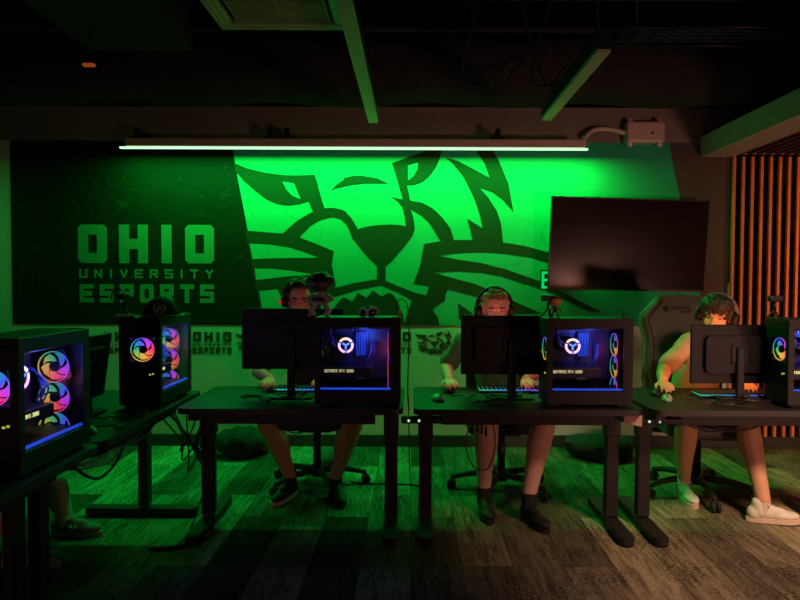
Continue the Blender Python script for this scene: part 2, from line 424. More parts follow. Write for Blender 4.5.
# lettering: block strokes in a unit box
GL={'O':[[(0,0),(0,1),(1,1),(1,0),(0,0)]],'H':[[(0,0),(0,1)],[(1,0),(1,1)],[(0,.5),(1,.5)]],'I':[[(.5,0),(.5,1)]],
'U':[[(0,1),(0,0),(1,0),(1,1)]],'N':[[(0,0),(0,1),(1,0),(1,1)]],'V':[[(0,1),(.5,0),(1,1)]],'E':[[(1,1),(0,1),(0,0),(1,0)],[(0,.5),(.85,.5)]],
'R':[[(0,0),(0,1),(1,1),(1,.48),(0,.48)],[(.5,.48),(1,0)]],'S':[[(1,1),(0,1),(0,.5),(1,.5),(1,0),(0,0)]],'T':[[(0,1),(1,1)],[(.5,1),(.5,0)]],
'Y':[[(0,1),(.5,.5),(1,1)],[(.5,.5),(.5,0)]],'P':[[(0,0),(0,1),(1,1),(1,.45),(0,.45)]],'G':[[(1,1),(0,1),(0,0),(1,0),(1,.5),(.55,.5)]],
'F':[[(0,0),(0,1),(1,1)],[(0,.5),(.8,.5)]],'C':[[(1,1),(0,1),(0,0),(1,0)]],'X':[[(0,0),(1,1)],[(0,1),(1,0)]],'3':[[(0,1),(1,1),(1,0),(0,0)],[(.2,.5),(1,.5)]],
'0':[[(0,0),(0,1),(1,1),(1,0),(0,0)]],'8':[[(0,0),(0,1),(1,1),(1,0),(0,0)],[(0,.5),(1,.5)]],'L':[[(0,1),(0,0),(1,0)]],
'A':[[(0,0),(0,1),(1,1),(1,0)],[(0,.45),(1,.45)]],'B':[[(0,0),(0,1),(1,1),(1,0),(0,0)],[(0,.5),(1,.5)]]}
def add_text(bm, txt, x0, x1, z0, z1, M, t, depth, narrow=1.0, gap=0.32, mi=0, widths=None):
    """block lettering between x0..x1 and z0..z1 in the XZ plane of M, extruded towards -Y"""
    ws=[(0.45 if ch=='I' else (0.5 if ch==' ' else 1.0)) for ch in txt]
    tot=sum(ws)+gap*(len(txt)-1); u=(x1-x0)/tot; x=x0; h=z1-z0
    for ch,w in zip(txt,ws):
        cw=u*w
        if ch in GL:
            for line in GL[ch]:
                pts=[(x+t/2+(cw-t)*px, z0+t/2+(h-t)*pz) if ch!='I' else (x+cw/2, z0+t/2+(h-t)*pz) for px,pz in line]
                closed = pts[0]==pts[-1]
                for i in range(len(pts)-1):
                    a=Vector(pts[i]); b=Vector(pts[i+1]); d=(b-a).normalized(); nrm=Vector((-d.y,d.x))*t/2
                    ortho = abs(d.x)<1e-3 or abs(d.y)<1e-3
                    e=d*t/2 if ortho else d*t*0.2
                    # only ends that are not corners of a closed outline are squared; corners get a chamfer
                    a2=a-e; b2=b+e
                    ch_=t*0.33
                    poly=[a2+nrm,a2-nrm,b2-nrm,b2+nrm]
                    if ortho and closed:
                        poly=[a2+nrm+d*ch_, a2+nrm*(1-2*ch_/t), a2-nrm*(1-2*ch_/t), a2-nrm+d*ch_, b2-nrm-d*ch_, b2-nrm*(1-2*ch_/t), b2+nrm*(1-2*ch_/t), b2+nrm-d*ch_]
                    MM=M@Matrix(((1,0,0,0),(0,0,-1,0),(0,1,0,0),(0,0,0,1)))
                    add_prism(bm,[(p.x,p.y) for p in poly],0,depth,MM,mi,True)
        x+=cw+u*gap
XZ = Matrix(((1,0,0,0),(0,0,-1,0),(0,1,0,0),(0,0,0,1)))     # (x,y)->(x,z), thickness towards -Y

# ------------------------------------------------------------------ the room
XL,XR=-5.2,5.0
bm=BM(); add_box(bm,*bb(XL,XR,-3.2,YW+0.1,-0.1,0)); struct('floor',bm,floor_mat(),'brown and grey carpet planks running towards the mural wall','floor')
bm=BM(); add_box(bm,*bb(XL,XR,-3.2,YW+0.1,3.7,3.8)); struct('ceiling',bm,blackpaint,'black open ceiling above the desks','ceiling')
bm=BM(); add_box(bm,*bb(XL,XR,YW,YW+0.12,0,2.83)); add_box(bm,*bb(XL,XR,YW-0.004,YW,2.545,2.83),mi=1); add_box(bm,*bb(XL,XR,YW,YW+0.12,2.83,3.7),mi=2)
struct('wall_back',bm,white_wall,'white lower wall behind the players, grey above the mural','wall',mats=[white_wall,upper_paint,blackpaint])
bm=BM(); add_box(bm,*bb(XL-0.1,XL,-3.2,YW+0.1,0,3.7)); struct('wall_left',bm,mat('dark_side_paint',(0.05,0.05,0.05),0.9),'left side wall of the room','wall')
bm=BM(); add_box(bm,*bb(XR,XR+0.1,-3.2,YW+0.1,0,3.7)); struct('wall_right',bm,MATS['dark_side_paint'],'right side wall of the room','wall')
bm=BM(); add_box(bm,*bb(XL,XR,-3.3,-3.2,0,3.7)); struct('wall_front',bm,MATS['dark_side_paint'],'wall behind the camera','wall')
bm=BM(); add_box(bm,*bb(XL,XR,YW-0.018,YW,0,0.10),bev=0.004); struct('baseboard_back',bm,baseb,'dark baseboard along the mural wall','baseboard')

# mural: wallpaper panels plus the printed bobcat emblem and lettering
def wp(px,py): # point of the mural wall from the photograph
    p=W(px,py,YW); return (p.x,p.z)
mural=thing('wall_mural','large green and black wall mural with a bobcat face and OHIO UNIVERSITY ESPORTS lettering','mural',(0,YW,0))
x0m,zt=wp(10,141); _,zb=wp(400,325.5); x1m,_=wp(733,250); zt=2.545
def wall_part(name,polys,depth0,depth1,m,parent=None,mats=None):
    bm=BM()
    for poly in polys: add_prism(bm,poly,depth0,depth1,XZ,0,len(polys)>1)
    return obj(name,bm,m,parent or mural)
ltop=wp(231.6,149)[0]-0.004; lbot=wp(265.5,325)[0]; rtop=wp(668.5,149)[0]; rbot=wp(706,325)[0]
wall_part('dark_panel',[[(x0m,zb),(lbot,zb),(ltop,zt),(x0m,zt)]],0,0.003,mural_dark)
wall_part('green_panel',[[(lbot,zb),(rbot,zb),(rtop,zt),(ltop,zt)]],0,0.003,mural_light)
wall_part('charcoal_panel',[[(rbot,zb),(x1m,zb),(x1m,zt),(rtop,zt)]],0,0.003,mural_char)
cA=lambda *a:[(225+.15*x,140+.15*y) for x,y in a]
cB=lambda *a:[(335+.15*x,140+.15*y) for x,y in a]
cC=lambda *a:[(435+.15*x,140+.15*y) for x,y in a]
cD=lambda *a:[(225+.15*x,220+.15*y) for x,y in a]
cE=lambda *a:[(325+.15*x,240+.15*y) for x,y in a]
cF=lambda *a:[(405+.2*x,220+.2*y) for x,y in a]
CAT=[
 cA((58,152),(150,190),(270,218),(400,235),(500,236),(598,232),(612,270),(635,360),(665,460),(660,530),(600,510),(575,455),(558,412),(500,430),(430,438),(350,430),(280,400),(200,340),(130,280),(72,212)),
 [(282.7,233.5),(291,226),(298.5,220),(305,216),(315,210.5),(325.5,208.2),(333,207.8),(341,209.3),(345,211),(351.5,218),(357.5,228.5),(360,236),(353,240),(349.2,230),(346.2,224.7),(341,219.5),(333,217.3),(321,220),(310.5,226),(299,238)],
 [(359.5,228.5),(368,226.5),(376,225.2),(390,224.5),(400,225),(407,226.5),(414,224),(414.3,230),(412.5,236),(409.7,240),(405,246),(400,252),(393,260),(385.7,267),(377.5,267),(365.5,255),(353.5,240),(352,233)],
 [(377.5,266),(385.5,266),(385.5,283),(376.5,283)],
 cE((0,335),(40,325),(200,285),(345,262),(400,270),(500,312),(600,350),(700,375),(600,412),(480,345),(370,300),(220,330),(100,365),(20,392)),
 cE((580,395),(690,375),(745,318),(800,325),(800,400),(715,460),(750,510),(765,568),(528,568),(550,480)),
 cF((120,330),(215,345),(190,400),(135,450),(110,450),(105,380)),
 cE((40,568),(60,450),(105,395),(125,380),(180,410),(220,350),(275,385),(320,335),(375,375),(430,350),(460,370),(480,400),(495,440),(520,500),(530,568)),
 cF((95,120),(180,105),(245,100),(340,100),(490,112),(600,130),(730,165),(800,180),(800,235),(730,218),(640,190),(500,168),(380,160),(260,165),(165,178),(250,195),(380,215),(500,245),(600,280),(700,315),(760,345),(920,430),(985,458),(920,458),(800,400),(690,345),(600,320),(480,280),(380,262),(270,255),(140,262),(240,290),(350,320),(450,360),(530,400),(600,430),(680,465),(560,468),(480,430),(350,380),(215,345),(120,328),(42,318),(75,230)),
 cF((265,415),(300,440),(340,470),(300,470),(270,500)),
 cB((380,155),(645,58),(715,58),(700,120),(670,190),(630,245),(580,285),(530,303),(482,305),(503,410),(455,410),(420,290)),
 cB((370,378),(430,392),(503,405),(505,465),(525,530),(532,605),(475,605),(468,530),(450,450),(415,410)),
 cB((498,403),(580,418),(650,455),(710,510),(770,590))+cF((245,102),(175,102))+cB((660,600),(620,545),(570,500),(503,463)),
 cA((705,338),(740,300),(790,266))+cB((60,252),(120,240),(180,238),(280,255),(360,292),(200,292),(80,308),(0,328)),
 cC((65,115),(150,140),(250,190),(362,250),(330,160),(265,60),(380,58),(430,150),(490,290),(522,480),(450,400),(380,350),(300,320),(360,390),(410,470),(440,560))+[(503,243),(473,243)]+cC((235,600),(215,525),(318,590),(300,500),(260,390),(190,250),(120,160)),
 cD((133,70),(250,80),(385,90),(495,115),(600,155),(725,208),(712,300),(740,435),(640,560),(640,700),(255,700)),
]
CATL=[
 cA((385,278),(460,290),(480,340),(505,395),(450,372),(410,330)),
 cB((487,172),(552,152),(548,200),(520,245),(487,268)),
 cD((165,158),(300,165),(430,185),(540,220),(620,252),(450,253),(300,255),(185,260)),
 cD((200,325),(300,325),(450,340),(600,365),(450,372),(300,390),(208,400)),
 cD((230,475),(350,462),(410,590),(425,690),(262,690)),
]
def seg_polys(polys,f): return [[f(x,y) for x,y in p] for p in polys]
wall_part('bobcat_emblem',seg_polys(CAT,wp),0.003,0.0045,darkgreen)
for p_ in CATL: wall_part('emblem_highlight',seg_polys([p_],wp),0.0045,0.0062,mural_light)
bm=BM(); M0=Matrix.Translation((0,-0.003,0))
def txt_px(bm,txt,px0,px1,py0,py1,tpx,depth,gap,M,ff=wp):
    a=ff(px0,py1); b=ff(px1,py0)
    add_text(bm,txt,a[0],b[0],a[1],b[1],M,tpx/119.6,depth,gap=gap)
txt_px(bm,'OHIO',78.6,214,225,263,10,0.0015,0.42,M0)
txt_px(bm,'UNIVERSITY',79.5,213.5,269.5,278,1.9,0.0015,0.85,M0)
txt_px(bm,'ESPORTS',80,214,284.5,302.5,4.6,0.0015,0.45,M0)
obj('lettering',bm,whiteink,mural)

# small repeated logos on the white paint below the mural
def wall_logo(px, label):
    c=wp(px+21,343.5)
    t=thing('wall_logo',label,'logo',(c[0],YW,c[1]),group='small logos printed along the white wall')
    ff=lambda x,y:(wp(x,y)[0]-c[0],wp(x,y)[1]-c[1])
    bm=BM(); M=Matrix.Identity(4)
    txt_px(bm,'OHIO',px+1,px+39.5,332,341.5,2.9,0.002,0.40,M,ff)
    txt_px(bm,'UNIVERSITY',px+1,px+39.5,343.6,345.8,0.6,0.002,0.85,M,ff)
    txt_px(bm,'ESPORTS',px+1,px+39.5,347.6,353.2,1.5,0.002,0.45,M,ff)
    obj('lettering',bm,signink,t)
    g=lambda x,y: ff(px+44+(x-235)*43/330, 331.5+(y-148)*22/176)
    bm=BM()
    for k,p in enumerate(CAT):
        if k==len(CAT)-1: continue
        add_prism(bm,seg_polys([p],g)[0],0,0.002,XZ,0,True)
    lw=[cD((133,70),(250,80),(385,90),(495,115),(600,155),(725,208),(620,200),(500,165),(300,120),(140,110)),
        cD((180,262),(300,255),(620,252),(640,300),(600,330),(450,340),(300,325),(195,322)),
        cD((215,400),(450,372),(620,365),(738,430),(640,560),(430,600),(350,462),(228,470))]
    for p in seg_polys(lw,g): add_prism(bm,p,0,0.002,XZ,0,True)
    obj('bobcat_emblem',bm,signink,t)
    return t
wall_logo(102.5,'small OHIO UNIVERSITY ESPORTS logo glimpsed beside the capped black computer')
wall_logo(192,'small OHIO UNIVERSITY ESPORTS logo on white wall left of the first monitor')
wall_logo(371.5,'small OHIO UNIVERSITY ESPORTS logo with whole bobcat head between the two middle stations')

# EXIT sign, mostly hidden behind the television
es=W(541.5,280,5.12); t=thing('exit_sign','green lit EXIT sign mostly hidden behind the wall television','exit sign',(es.x,5.12,es.z))
bm=BM(); add_box(bm,*bb(-0.012,0.40,-0.008,0.008,-0.085,0.085),bev=0.003); obj('panel',bm,exitpanel,t)
bm=BM(); add_text(bm,'EXIT',0.0,0.38,-0.07,0.07,Matrix.Translation((0,-0.008,0)),0.020,0.004,gap=0.35); obj('lettering',bm,greenkey,t)
bm=BM(); add_box(bm,*bb(0.15,0.25,0.0085,0.08,-0.05,0.05)); obj('bracket',bm,blackmetal,t)

# LED bar
ledx0=W(120,147,LEDY).x; ledx1=W(588,147,LEDY).x
t=thing('led_light_bar','long green glowing LED bar along the top of the mural','light bar',((ledx0+ledx1)/2,LEDY,LEDZ))
hw=(ledx1-ledx0)/2
bm=BM(); add_box(bm,*bb(-hw+0.05,hw-0.02,-0.03,0.04,0.015,0.075),bev=0.004); obj('housing',bm,pinkwhite,t)
bm=BM(); add_box(bm,*bb(-hw,hw,-0.013,0.013,-0.003,0.012),bev=0.003); obj('glowing_tube',bm,ledglow,t)
for px in (137,270,287,498):
    x=W(px,140,LEDY).x-(ledx0+ledx1)/2
    bm=BM(); add_box(bm,*bb(x-0.02,x+0.02,-0.01,0.02,0.075,0.165),bev=0.003); add_box(bm,*bb(x-0.014,x+0.014,0.02,YW-LEDY-0.008,0.13,0.155))
    add_cyl(bm,(x-0.05,0.0,0.088),(x+0.05,0.0,0.088),0.014,10); obj('bracket',bm,blackmetal,t)

# TV
tv=thing('wall_television','large black flat television hung on the mural at the right','television',(2.12,YW,1.70))
tvc=(W(549,197,5.02)+W(710,291,5.02))/2
tvc=Vector((W(629.5,245,5.0).x,5.0,W(631,244.5,5.0).z)); tv.location=(tvc.x,YW,tvc.z)
RT=Matrix.Rotation(R(2.5),4,'Z')@Matrix.Rotation(R(3.0),4,'X')@Matrix.Rotation(R(1.2),4,'Y')
TM=Matrix.Translation((0,-0.17,0))@RT
tw,th=1.29,0.742
bm=BM(); add_box(bm,(0,0.02,0),(tw-0.02,0.04,th-0.02),bev=0.008); bmesh.ops.transform(bm,matrix=TM,verts=bm.verts); obj('back_shell',bm,blackm,tv)
bm=BM()
for c,s in (((0,-0.008,th/2-0.006),(tw,0.02,0.012)),((0,-0.008,-th/2+0.009),(tw,0.02,0.018)),((-tw/2+0.006,-0.008,0),(0.012,0.02,th)),((tw/2-0.006,-0.008,0),(0.012,0.02,th))): add_box(bm,c,s,bev=0.002)
bmesh.ops.transform(bm,matrix=TM,verts=bm.verts); obj('bezel',bm,tvbez,tv)
bm=BM(); add_box(bm,(0,-0.006,0.003),(tw-0.022,0.012,th-0.028)); bmesh.ops.transform(bm,matrix=TM,verts=bm.verts); obj('screen',bm,tvscr,tv)
bm=BM(); add_box(bm,(0,-0.02,-0.02),(0.4,0.03,0.3)); add_box(bm,(0,-0.08,0),(0.06,0.16,0.1)); obj('wall_bracket',bm,blackmetal,tv)

# junction box with conduit
jb=W(646,132,YW-0.1); t=thing('junction_box','pale square junction box on the wall right of the light bar','junction box',(jb.x,YW,jb.z))
bm=BM(); add_box(bm,*bb(-0.155,0.155,-0.11,-0.004,-0.085,0.085),bev=0.02,seg=2); obj('cover',bm,pinkwhite,t)
for sx in (-0.12,0.12):
    for sz in (-1,1):
        bm=BM(); add_cyl(bm,(sx,-0.03,sz*0.07),(sx,-0.09,sz*0.099),0.02,10); obj('corner_lug',bm,pinkwhite,t)
bm=BM(); add_cyl(bm,(0.05,-0.109,-0.01),(0.05,-0.115,-0.01),0.012,10); obj('indicator',bm,acdark,t)
bm=BM()
p0=W(628,132,YW-0.05); pts=[(jb.x-0.155,YW-0.06,jb.z),(jb.x-0.3,YW-0.07,jb.z+0.03),(jb.x-0.42,YW-0.07,jb.z+0.02),(jb.x-0.50,YW-0.08,jb.z-0.05)]
add_tube(bm,pts,0.02,8,6); tag(recenter(obj('conduit',bm,pinkwhite)),'short pale conduit running from junction box to light bar','conduit')

# slatted wood panel right, slatted ceiling, bulkhead
ztb=W(732,156.5,YW-0.03).z
bm=BM(); xs0=W(731.5,200,YW).x; add_box(bm,*bb(xs0,XR,YW-0.012,YW,0,ztb+0.02)); sp_=thing('slatted_wall_panel','orange wood slatted panel covering the wall at far right','wall panel',((xs0+XR)/2,YW,0))
obj('backing',bm,woodb,sp_,world=True)
bm=BM(); k=0; px=733.6
dx=9.15/((F/(YW-0.04)))
x=W(734,200,YW-0.04).x
while x<XR-0.05:
    add_box(bm,*bb(x-0.0125,x+0.0125,YW-0.042,YW-0.012,0.10,ztb+0.0),bev=0.002); x+=dx
obj('slats',bm,woodm,sp_,world=True)
xb0=W(701,155,YW-0.02).x; xb1=W(733,157,YW-0.02).x; zb0=ztb; 
bm=BM(); add_box(bm,*bb(xb0,xb1,-1.0,YW-0.006,zb0,zb0+0.165)); o=obj('ceiling_bulkhead',bm,greyplaster); recenter(o); tag(o,'boxed pale bulkhead running overhead beside the slatted ceiling','bulkhead')
sc_=thing('slatted_ceiling','dark slatted wood ceiling overhead at far right','ceiling panel',((xb1+XR)/2,YW,zb0))
bm=BM(); add_box(bm,*bb(xb1+0.002,XR,-1.0,YW-0.06,zb0+0.05,zb0+0.165)); obj('backing',bm,woodb,sc_,world=True)
bm=BM(); x=xb1+0.03
while x<XR-0.05:
    add_box(bm,*bb(x-0.012,x+0.012,-1.0,YW-0.06,zb0+0.005,zb0+0.05)); x+=dx
obj('slats',bm,mat('dark_red_wood',(0.10,0.03,0.018),0.6),sc_,world=True)

# white wall switch strip at the edge of the slats
p=W(730,290,YW-0.03); bm=BM(); add_box(bm,(p.x,YW-0.012,p.z),(0.016,0.02,0.12),bev=0.003); tag(recenter(obj('wall_switch',bm,whitem)),'narrow white strip on wall beside the orange slats','switch')

# ceiling: AC cassette, linear pendants, ducts, conduits
zc=2.573
a=W(226,28,622*1.2/252); Yc=a.y
cx0,cx1=-0.885,-0.335
t=thing('ceiling_air_unit','pale square air conditioning cassette hung from the black ceiling','air conditioner',((cx0+cx1)/2,Yc-0.29,zc))
bm=BM()
w=0.29; 
for (c,s) in (((0,w-0.035,0.012),(0.58,0.07,0.03)),((0,-w+0.035,0.012),(0.58,0.07,0.03)),((-w+0.035,0,0.012),(0.07,0.44,0.03)),((w-0.02,0,0.012),(0.04,0.44,0.03))): add_box(bm,c,s,bev=0.006)
obj('face_frame',bm,acm,t)
bm=BM(); add_box(bm,(0,0,0.15),(0.54,0.54,0.24)); obj('body',bm,acdark,t)
bm=BM(); add_box(bm,(-0.262,0,0.0),(0.022,0.46,0.012),Matrix.Rotation(R(25),3,'Y'),0.003); add_box(bm,(0,0.262,0.0),(0.44,0.022,0.012),Matrix.Rotation(R(25),3,'X'),0.003); obj('vent_flap',bm,acm,t)
bm=BM()
for i in range(26):
    y=-0.215+i*0.017; add_box(bm,(0.02,y,0.012),(0.42,0.006,0.012))
for x in (-0.19,0.02,0.23): add_box(bm,(x,0,0.012),(0.006,0.44,0.014))
obj('intake_grille',bm,mat('grille_plastic',(0.55,0.40,0.34),0.5),t)
for sx in (-0.25,0.25):
    for sy in (-0.25,0.25):
        bm=BM(); add_cyl(bm,(sx,sy,0.26),(sx,sy,3.7-zc),0.005,6); obj('hanger_rod',bm,blackmetal,t)
def pendant(x,y0,y1,z,label):
    t=thing('linear_pendant',label,'ceiling light',(x,(y0+y1)/2,z),group='unlit linear pendants')
    l=y1-y0
    bm=BM(); add_box(bm,(0,0,0.055),(0.07,l,0.09),bev=0.002); obj('housing',bm,blackmetal,t)
    bm=BM(); add_box(bm,(0,0,0.004),(0.064,l-0.01,0.012)); obj('diffuser',bm,mat('diffuser_acrylic',(0.42,0.40,0.32),0.55),t)
    for s in (-0.42,0.42):
        bm=BM(); add_cyl(bm,(0,s*l,0.10),(0,s*l,3.7-z),0.003,6); obj('hanging_wire',bm,blackmetal,t)
zp=1.4+1.08
pendant(-0.27,1.0,4.32,zp,'long unlit linear ceiling light beside the air conditioning cassette')
pendant(0.875,2.88,4.12,zp-0.03,'shorter unlit linear ceiling light above the second monitor')
bm=BM()
N_=40; prev=None
for i in range(N_+1):
    pass
pts=[(XL+0.3+i*(9.6/30),4.72,2.96+0.02*math.sin(i*1.7)) for i in range(31)]
add_tube(bm,pts,0.24,20,2); o=recenter(obj('insulated_duct',bm,ductm)); tag(o,'wide dark insulated duct running along the top of the mural wall','duct')
for i,(y,z,r,lab) in enumerate(((4.15,3.05,0.018,'thin dark conduit nearest to the wide duct'),(3.85,3.12,0.014,'thin dark conduit second from the wide duct'),(3.3,3.2,0.03,'thicker dark pipe across the ceiling nearest the camera'))):
    bm=BM(); add_cyl(bm,(XL+0.1,y,z),(XR-0.1,y,z),r,10)
    for k in range(8): add_cyl(bm,(XL+0.6+k*1.25,y,z),(XL+0.6+k*1.25,y,3.7),0.005,6)
    tag(recenter(obj('ceiling_conduit',bm,ductm)),lab,'conduit','conduits across the black ceiling')
# cable tray
t=thing('cable_tray','dark wire cable tray hung below the ceiling at right','cable tray',(2.0,3.95,2.93))
bm=BM()
for y in (-0.15,0.15): add_cyl(bm,(-0.7,y,0),(0.95,y,0),0.006,6)
for k in range(17): add_cyl(bm,(-0.7+k*0.103,-0.15,0),(-0.7+k*0.103,0.15,0),0.004,6)
for x in (-0.6,0.85): add_cyl(bm,(x,0,0),(x,0,3.7-2.93),0.005,6)
obj('rails',bm,blackmetal,t)
bm=BM()
for k in range(5): add_tube(bm,[(-0.68,-0.1+k*0.05,0.014),(0,-0.12+k*0.055,0.014),(0.9,-0.09+k*0.045,0.014)],0.009,6,5)
o=obj('tray_cables',bm,mat('blue_grey_cable',(0.02,0.03,0.05),0.7,spec=0.2),t)
for i,(px,y) in enumerate(((470,3.2),(527,3.3),(540,3.35),(470,3.6))):
    a=W(px,5,y); b=W(px-8+20*(i%2),70,y+0.3); a.z=3.7
    bm=BM(); m_=(a+b)/2; m_.x+= -0.1 if i%2 else 0.12
    add_tube(bm,[a,m_,b,b+Vector((0.15,0.2,-0.02)),b+Vector((0.35,0.5,0.25))],0.006,6,6)
    tag(recenter(obj('hanging_cable',bm,mat('blue_grey_cable',(0.02,0.03,0.05),0.7,spec=0.2))),'thin drooping cable under the black ceiling near the shorter pendant','cable','cables drooping from the ceiling')
# rectangular duct crossing, top left, and beam
bm=BM(); add_box(bm,*bb(-2.2,-1.5,2.55,4.30,2.95,3.3),bev=0.01); tag(recenter(obj('square_duct',bm,ductm)),'dark square duct under the ceiling at upper left','duct')
bm=BM(); add_box(bm,*bb(XL,XR,2.2,2.5,3.25,3.7)); tag(recenter(obj('ceiling_beam',bm,mat('dark_beam_paint',(0.02,0.017,0.016),0.9))),'dark beam crossing the whole ceiling above the camera','beam')
p=W(89,65,3.9); t=thing('indicator_lamp','tiny dim orange indicator lamp in the dark ceiling at upper left','lamp',p)
bm=BM(); add_box(bm,(0,0,0),(0.075,0.03,0.02),bev=0.006); obj('lamp_lens',bm,orangeled,t)
bm=BM(); add_cyl(bm,(0,0,0.011),(0,0,3.7-p.z),0.004,6); obj('hanging_rod',bm,blackmat,t)

# ------------------------------------------------------------------ desks
DT=0.73; DY0=3.20; DD=0.68; DY=DY0+DD/2
def make_desk(label,loc,rz,width,group='black gaming desks'):
    t=thing('gaming_desk',label,'desk',loc,rz,group)
    bm=BM(); poly=rrect(width,DD,0.05,5); add_prism(bm,poly,DT-0.03,DT,None); 
    obj('desk_top',bm,deskm,t)
    bm=BM(); add_box(bm,(0,-DD/2+0.12,DT-0.068),(width-0.30,0.04,0.07),bev=0.004); add_box(bm,(0,DD/2-0.16,DT-0.068),(width-0.30,0.04,0.07),bev=0.004); obj('cross_rail',bm,deskmetal,t)
    lx=width/2-0.07
    for s in (-1,1):
        l=None
        bm=BM(); add_box(bm,(s*lx,0,DT-0.055),(0.06,DD-0.14,0.05),bev=0.004)
        add_box(bm,(s*lx,-0.02,0.375),(0.072,0.055,0.63),bev=0.005); add_box(bm,(s*lx,-0.02,0.60),(0.084,0.07,0.16),bev=0.004)
        l=obj('leg',bm,deskmetal,t)
        bm=BM(); add_prism(bm,rrect(0.075,0.66,0.03,4),0.012,0.05,Matrix.Translation((s*lx,0,0)));
        for y in (-0.3,0.3): add_cyl(bm,(s*lx,y,0),(s*lx,y,0.012),0.018,10)
        obj('foot',bm,deskmetal,l)
    return t
make_desk('black desk at the first player with the middle-left computer',(-0.635,DY,0),0,1.18)
make_desk('black desk in the middle, between the two centre computers\' stations',(0.61,DY,0),0,1.20)
make_desk('black desk at far right with reddish sheen on its front edge',(1.85,DY,0),0,1.20)
make_desk('black side desk under the capped computer, farther of the left row',(-1.60,3.13,0),PI/2,1.19)
make_desk('black side desk at lower left, nearest to the camera',(-1.60,1.92,0),PI/2,1.19)

# ------------------------------------------------------------------ computers
CW,CT,CH=0.45,0.21,0.472
def fan_blades_bm(s=1.0):
    bm=BM(); nb=5
    for k in range(nb):
        a0=2*PI*k/nb
        prev=None
        for i in range(6):
            r=(0.019+0.034*i/5)*s; sweep=0.75*i/5
            v=[]
            for j,(da,zz) in enumerate(((0.0,0.006),(0.53,0.001),(1.06,-0.006))):
                a=a0+sweep+da*(0.85+0.15*i/5)
                v.append(bm.verts.new((r*math.cos(a),r*math.sin(a),zz*(0.5+0.5*i/5))))
            if prev:
                for j in range(2): bm.faces.new((prev[j],prev[j+1],v[j+1],v[j])).smooth=True
            prev=v
    return bm
def ring(bm,r0,r1,a0,a1,M,n=16):
    out=[(r1*math.cos(R(a0+(a1-a0)*k/n)),r1*math.sin(R(a0+(a1-a0)*k/n))) for k in range(n+1)]
    inn=[(r0*math.cos(R(a0+(a1-a0)*k/n)),r0*math.sin(R(a0+(a1-a0)*k/n))) for k in range(n+1)]
    add_prism(bm,out+inn[::-1],0,0.003,M)
def fan(parent,M,s=1.0,mirror=False):
    """fan in the XY plane of M"""
    def put(bm): bmesh.ops.transform(bm,matrix=M,verts=bm.verts); return bm
    bm=BM(); n=32
    out=[]; inn=[]
    for zz in (-0.0125,0.0125):
        o_=[]; i_=[]
        for k in range(n):
            a=2*PI*k/n; c,s_=math.cos(a),math.sin(a); q=0.06*s/max(abs(c),abs(s_))
            q=min(q,0.078*s)
            o_.append(bm.verts.new((q*c,q*s_,zz))); i_.append(bm.verts.new((0.056*s*c,0.056*s*s_,zz)))
        out.append(o_); inn.append(i_)
    for k in range(n):
        j=(k+1)%n
        bm.faces.new((out[0][k],out[0][j],inn[0][j],inn[0][k])); bm.faces.new((out[1][k],inn[1][k],inn[1][j],out[1][j]))
        bm.faces.new((out[0][k],out[1][k],out[1][j],out[0][j])); bm.faces.new((inn[0][k],inn[0][j],inn[1][j],inn[1][k]))
    for k in range(4):
        a=PI/4+k*PI/2; add_box(bm,(0.036*s*math.cos(a),0.036*s*math.sin(a),-0.011),(0.044*s,0.004,0.003),Matrix.Rotation(a,3,'Z'))
    f=obj('fan',bm,blackm,parent); f.matrix_local=M
    b=obj('fan_blades',fan_blades_bm(s),rain_a,f,fixn=False)
    bm=BM(); ring(bm,0.0575*s,0.0615*s,0,360,Matrix.Translation((0,0,0.0128)),32); o2=obj('lit_rim',bm,rain_a,f)
    bm=BM(); add_cyl(bm,(0,0,-0.012),(0,0,0.010),0.020*s,20); add_cyl(bm,(0,0,0.010),(0,0,0.013),0.014*s,20); obj('fan_hub',bm,blackm,f)
    return f
